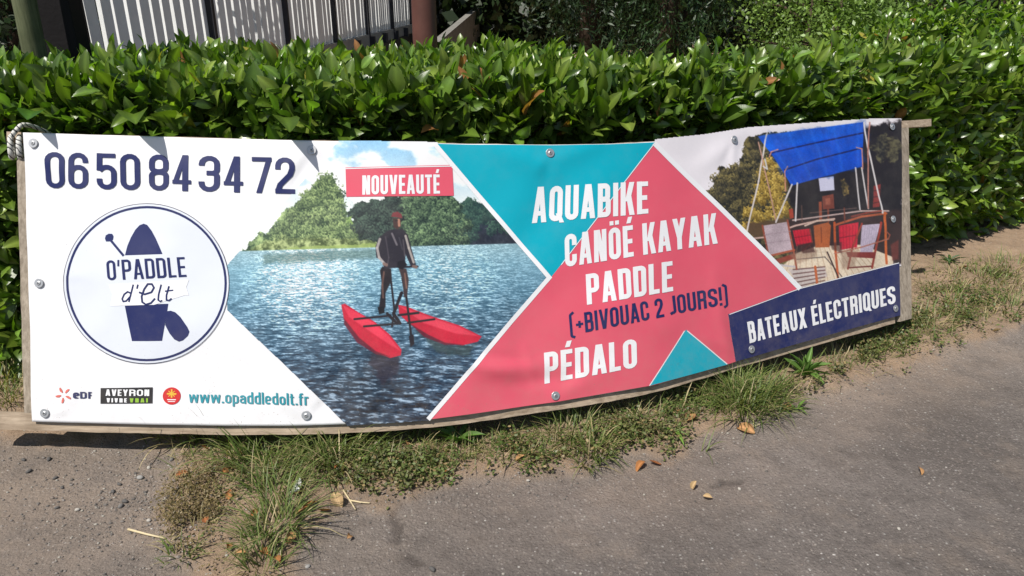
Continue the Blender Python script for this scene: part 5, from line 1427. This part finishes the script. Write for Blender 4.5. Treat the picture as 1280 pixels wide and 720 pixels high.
# rosette weeds: one thing each, leaves as parts
def rosette(px, py, n, L0, L1, label, seed, tint=(.10, .19, .035), rise=.5):
    r = np.random.default_rng(seed); x, y = gpt(px, py); z_ = float(height(np.array([x]), np.array([y]))[0])
    loc = Vector((float(x), float(y), z_)); root = empty('weed', loc, label, 'weed', None)
    V, Fq, Cq = LV[seed % 10]
    ms = [mesh_np('leaf', LV[(seed + j) % 10][0] * np.array([.40, 1, 1]), Fq, M_GRASS, True, np.array(tint)[None] * (.8 + .4 * r.random()) * LV[(seed + j) % 10][2][:, None]) for j in range(3)]
    for i in range(n):
        a = 2.4 * i + r.normal() * .2; el = rise * (.2 + r.random()); L = L0 + (L1 - L0) * r.random()
        d = np.array([math.cos(a) * math.cos(el), math.sin(a) * math.cos(el), math.sin(el)]); up = np.array([-math.cos(a) * math.sin(el), -math.sin(a) * math.sin(el), math.cos(el)])
        xx = np.cross(d, up); M = np.eye(4); M[:3, 0] = xx * L; M[:3, 1] = d * L; M[:3, 2] = up * L; M[2, 3] = .004
        o = bpy.data.objects.new('leaf', ms[i % 3]); COL.objects.link(o); o.parent = root; o.matrix_local = Matrix(M.tolist())
rosette(572, 552, 16, .06, .14, 'bright green rosette weed under the lake picture of the banner', 3, (.09, .17, .03), .9)
rosette(1006, 470, 24, .05, .13, 'bright green leafy weed below the navy panel of the banner', 4, (.085, .155, .03), 1.1)
rosette(997, 508, 5, .05, .08, 'small flat broad-leaved weed at the asphalt edge below the navy panel', 5, (.10, .19, .035), .3)
rosette(843, 540, 6, .05, .09, 'pale green broad-leaved weed below the teal corner of the banner', 6, (.14, .24, .04), .6)
rosette(1186, 328, 9, .06, .12, 'dark ivy-like weed at the foot of the hedge past the banner post', 8, (.05, .10, .03), .7)

# ------------------------------------------------------------------ fallen leaves, stones, straw, paper
DV = [leaf_variant(300 + i, True) for i in range(5)]
DT = [(.34, .14, .05), (.42, .22, .10), (.28, .10, .04), (.45, .30, .16)]
dmesh = [[mesh_np('dry_leaf', V * np.array([1.25, 1, 1]), Fq, M_DRY, True, np.array(t)[None] * Cq[:, None]) for V, Fq, Cq in DV] for t in DT]
DL = [(259, 564, .07, 0, 'curled orange fallen leaf in front of the white end of the banner'), (394, 552, .06, 0, 'rust red fallen leaf lying in the grass under the web address'), (421, 588, .045, 2, None), (509, 560, .07, 1, None), (284, 592, .05, 0, None), (286, 619, .05, 0, None),
      (374, 644, .06, 1, None), (421, 627, .08, 3, 'pale tan torn leaf lying beside the broken straw'), (388, 635, .07, 0, None), (437, 667, .045, 1, None), (257, 652, .05, 2, None), (331, 691, .06, 0, None), (363, 672, .055, 1, None), (286, 687, .06, 0, None),
      (375, 618, .05, 1, None), (405, 640, .06, 0, None), (345, 700, .06, 0, None), (300, 695, .05, 1, None), (228, 590, .06, 2, None), (800, 578, .075, 0, 'large rust red leaf at the asphalt edge below the word for pedal boat'), (819, 576, .06, 2, None), (867, 604, .05, 3, None), (885, 618, .04, 3, None), (862, 526, .10, 1, 'big curled tan leaf in front of the teal corner of the banner'),
      (931, 533, .11, 1, 'long tan leaf at the foot of the thick grass clump'), (984, 508, .07, 1, None), (1151, 585, .05, 1, 'single orange-tan leaf alone on the open asphalt'), (845, 515, .06, 1, None), (1205, 335, .07, 0, None), (1120, 420, .05, 1, None), (1245, 415, .05, 3, None), (560, 590, .045, 0, None), (650, 575, .05, 1, None), (318, 640, .05, 0, None)]
for i, (px_, py_, L, ti, lab) in enumerate(DL):
    L *= .78
    x, y = gpt(px_, py_); x, y = float(x), float(y); z_ = float(height(np.array([x]), np.array([y]))[0])
    o = bpy.data.objects.new('dry_leaf', dmesh[ti][i % 5]); COL.objects.link(o)
    o.matrix_local = Matrix.Translation((x, y, z_ + .012)) @ Matrix.Rotation(rr.random() * 6.28, 4, 'Z') @ Matrix.Rotation(rr.normal() * .35, 4, 'X') @ Matrix.Rotation(rr.normal() * .4, 4, 'Y') @ Matrix.Translation((0, -L / 2, 0)) @ Matrix.Scale(L, 4)
    cn = ('orange', 'tan', 'dark russet', 'pale straw-coloured')[ti]
    where = ('on the dry brown weeds' if px_ < 300 else 'in the grass tongue running onto the asphalt' if px_ < 460 else 'in the creeping weeds under the lake picture' if px_ < 700 else 'on the verge below the teal corner' if px_ < 900 else 'on the verge beyond the thick grass clump' if py_ < 560 else 'on the open asphalt')
    if lab is None and px_ in (867, 885): where = 'on open asphalt below the teal corner'
    tag(o, lab or '%s %s fallen leaf %s' % ('small' if L < .043 else 'curled', cn, where), 'leaf', 'fallen leaves on the verge')
def stone_mesh(seed, tint):
    r = np.random.default_rng(seed); bm = bmesh.new(); bmesh.ops.create_icosphere(bm, subdivisions=2, radius=.5)
    sc = np.array([1, .6 + .35 * r.random(), .45 + .3 * r.random()]); nv = r.normal(size=(7, 3)); nv /= np.linalg.norm(nv, axis=1)[:, None]; cut = .32 + .14 * r.random(7)
    for v in bm.verts:
        p = np.array(v.co)
        for n_, c_ in zip(nv, cut):
            d = p @ n_
            if d > c_: p = p - n_ * (d - c_) * .85
        v.co = p * sc
    me = bpy.data.meshes.new('pebble'); bm.to_mesh(me); bm.free()
    a = me.color_attributes.new('tint', 'FLOAT_COLOR', 'POINT')
    for d in a.data: d.color = (*tint, 1)
    me.materials.append(M_STONE); me.polygons.foreach_set('use_smooth', np.ones(len(me.polygons), bool)); return me
STONES = [stone_mesh(i, t) for i, t in enumerate([(.30, .29, .27), (.16, .15, .14), (.42, .39, .34), (.09, .085, .08), (.22, .18, .15)])]
for i, (px_, py_, d, k, lab) in enumerate([(174, 592, .026, 0, 'pale grey rounded stone lying on the gravelly asphalt'), (140, 609, .022, 3, None), (155, 622, .026, 3, None), (150, 628, .022, 1, None), (148, 600, .02, 3, None), (60, 570, .026, 3, None), (35, 585, .024, 3, None), (28, 570, .022, 3, None), (68, 593, .02, 3, None), (76, 604, .018, 3, None),
                                           (185, 580, .02, 2, None), (95, 632, .02, 2, None), (185, 646, .02, 2, None), (540, 706, .026, 3, None), (384, 702, .018, 0, 'small grey stone beside the grass running into the asphalt'), (925, 606, .016, 2, None), (1125, 655, .015, 2, None), (695, 560, .022, 2, 'pale stone in the weeds under the pink area of the banner'), (660, 596, .016, 2, None), (70, 630, .018, 3, None), (214, 570, .02, 1, None)]):
    x, y = gpt(px_, py_); x, y = float(x), float(y); z_ = float(height(np.array([x]), np.array([y]))[0])
    o = bpy.data.objects.new('pebble', STONES[k]); COL.objects.link(o)
    o.matrix_local = Matrix.Translation((x, y, z_ + d * .16)) @ Matrix.Rotation(rr.random() * 6.28, 4, 'Z') @ Matrix.Scale(d, 4)
    where = ('in the gritty patch near the dry straw' if 120 < px_ < 240 else 'on the asphalt in front of the round logo' if px_ <= 120 else 'on the asphalt beyond the grass tongue')
    tag(o, lab or '%s stone lying loose %s' % ('small dark' if k in (1, 3) else 'small pale', where), 'stone', 'loose stones')
# loose gravel
gvV, gvF, gvC = [], [], []; b = 0
sv = [np.array([v.co for v in me.vertices]) for me in STONES]; 
ico = bmesh.new(); bmesh.ops.create_icosphere(ico, subdivisions=1, radius=.5); iv = np.array([v.co for v in ico.verts]); ifc = np.array([[v.index for v in f.verts] for f in ico.faces]); ico.free()
n = 4600
px_ = np.concatenate([rr.normal(185, 70, 1500), rr.uniform(0, 240, 700), rr.uniform(0, 1280, 900), rr.uniform(380, 1280, 1500)])
py_ = np.concatenate([rr.normal(625, 45, 1500), rr.uniform(552, 720, 700), rr.uniform(470, 720, 900), np.zeros(1500)])
q_ = px_[3100:]; py_[3100:] = np.interp(q_, [380, 600, 830, 1000, 1280], [650, 600, 565, 510, 415]) + rr.normal(0, 14, 1500)
x, y = gpt(px_, py_); hz = height(x, y)
sz = .0026 + .0075 * rr.random(n) ** 4; sz[:1500] *= 1.15
tints = np.array([(.24, .21, .185), (.14, .125, .11), (.36, .33, .28), (.10, .09, .08), (.22, .18, .15), (.19, .165, .145)])[rr.integers(6, size=n)]
jit = 1 + .35 * (rr.random((n, len(iv), 1)) - .5)
V = iv[None] * jit * sz[:, None, None] * np.stack([1 + .5 * rr.random(n), np.ones(n), .6 + .3 * rr.random(n)], -1)[:, None]
V = V + np.stack([x, y, hz + sz * .15], -1)[:, None]
Fq = (ifc[None] + (np.arange(n) * len(iv))[:, None, None]).reshape(-1, 3)
gravel = link('gravel', mesh_np('gravel', V.reshape(-1, 3), Fq, M_STONE, False, np.repeat(tints, len(iv), 0))); tag(gravel, 'loose gravel and grit scattered over the asphalt', 'gravel', kind='stuff')
# coarse aggregate standing proud of the worn asphalt
n = 15000
x = rr.uniform(-2.3, 3.9, n); y = rr.uniform(1.05, 4.6, n); ok = soil_mask(x, y) < .5; x, y = x[ok], y[ok]; n = len(x)
sz = .0035 + .0055 * rr.random(n) ** 2.5
tints = np.array([(.24, .205, .18), (.17, .147, .13), (.30, .265, .235), (.12, .105, .095), (.21, .18, .155), (.26, .225, .195), (.46, .43, .39)])[rr.choice(7, size=n, p=[.2, .2, .14, .16, .14, .12, .04])]
V = iv[None] * (1 + .4 * (rr.random((n, len(iv), 1)) - .5)) * sz[:, None, None] * np.stack([1 + .5 * rr.random(n), np.ones(n), .5 + .2 * rr.random(n)], -1)[:, None]
V = V + np.stack([x, y, height(x, y) - sz * .05], -1)[:, None]
agg_o = link('gravel', mesh_np('gravel', V.reshape(-1, 3), (ifc[None] + (np.arange(n) * len(iv))[:, None, None]).reshape(-1, 3), M_STONE, False, np.repeat(tints, len(iv), 0)))
tag(agg_o, 'coarse stone chips standing proud of the worn asphalt', 'gravel', kind='stuff')
# straw pieces
def straw(pts, w, label):
    mb = MB(); P = []
    for px_, py_ in pts:
        x, y = gpt(px_, py_); P.append((float(x), float(y), float(height(np.array([x]), np.array([y]))[0]) + w + .003))
    mb.tube(P, [w, w * .9] + [w * .8] * (len(P) - 2), 7); o = mb.build('straw', M_STRAW, None, True)
    tag(o, label, 'straw', 'dry straws on the ground')
straw([(159, 657), (182, 664), (206, 670)], .0038, 'single pale dry straw lying on the bare asphalt')
straw([(429, 613), (437, 622), (444, 632)], .003, 'short pale straw crossing another beside the grass')
straw([(437, 622), (450, 624), (462, 627)], .003, 'pale straw lying flat beside the torn tan leaf')
straw([(935, 533), (950, 527), (958, 522)], .002, 'thin leaf stalk by the thick grass clump')
# paper scrap
x, y = gpt(372, 612); x, y = float(x), float(y); z_ = float(height(np.array([x]), np.array([y]))[0])
mb = MB(); U = np.linspace(0, 1, 7)
row = np.array([[(.014 * (s) * (1.1 - u) + .006 * math.sin(u * 5), u * .085, .012 + .012 * math.sin(u * 3.2) + .003 * s) for s in (-1, -.3, .4, 1)] for u in U])
low = row - np.array([0, 0, .0015]); W_ = np.vstack([row.reshape(-1, 3), low.reshape(-1, 3)]) + np.array([x, y - .03, z_ + .01])
fa = grid_faces(7, 4); fb = grid_faces(7, 4, 28)[:, ::-1]
sides = [(i * 4, (i + 1) * 4, (i + 1) * 4 + 28, i * 4 + 28) for i in range(6)] + [(i * 4 + 3, i * 4 + 31, (i + 1) * 4 + 31, (i + 1) * 4 + 3) for i in range(6)] + [(0, 28, 29, 1), (1, 29, 30, 2), (2, 30, 31, 3), (24, 25, 53, 52), (25, 26, 54, 53), (26, 27, 55, 54)]
mb.add(W_, [tuple(f) for f in fa] + [tuple(f) for f in fb] + sides); o = mb.build('paper_scrap', M_PAPER, None, True)
tag(o, 'narrow torn scrap of white paper lying by the grass', 'paper')
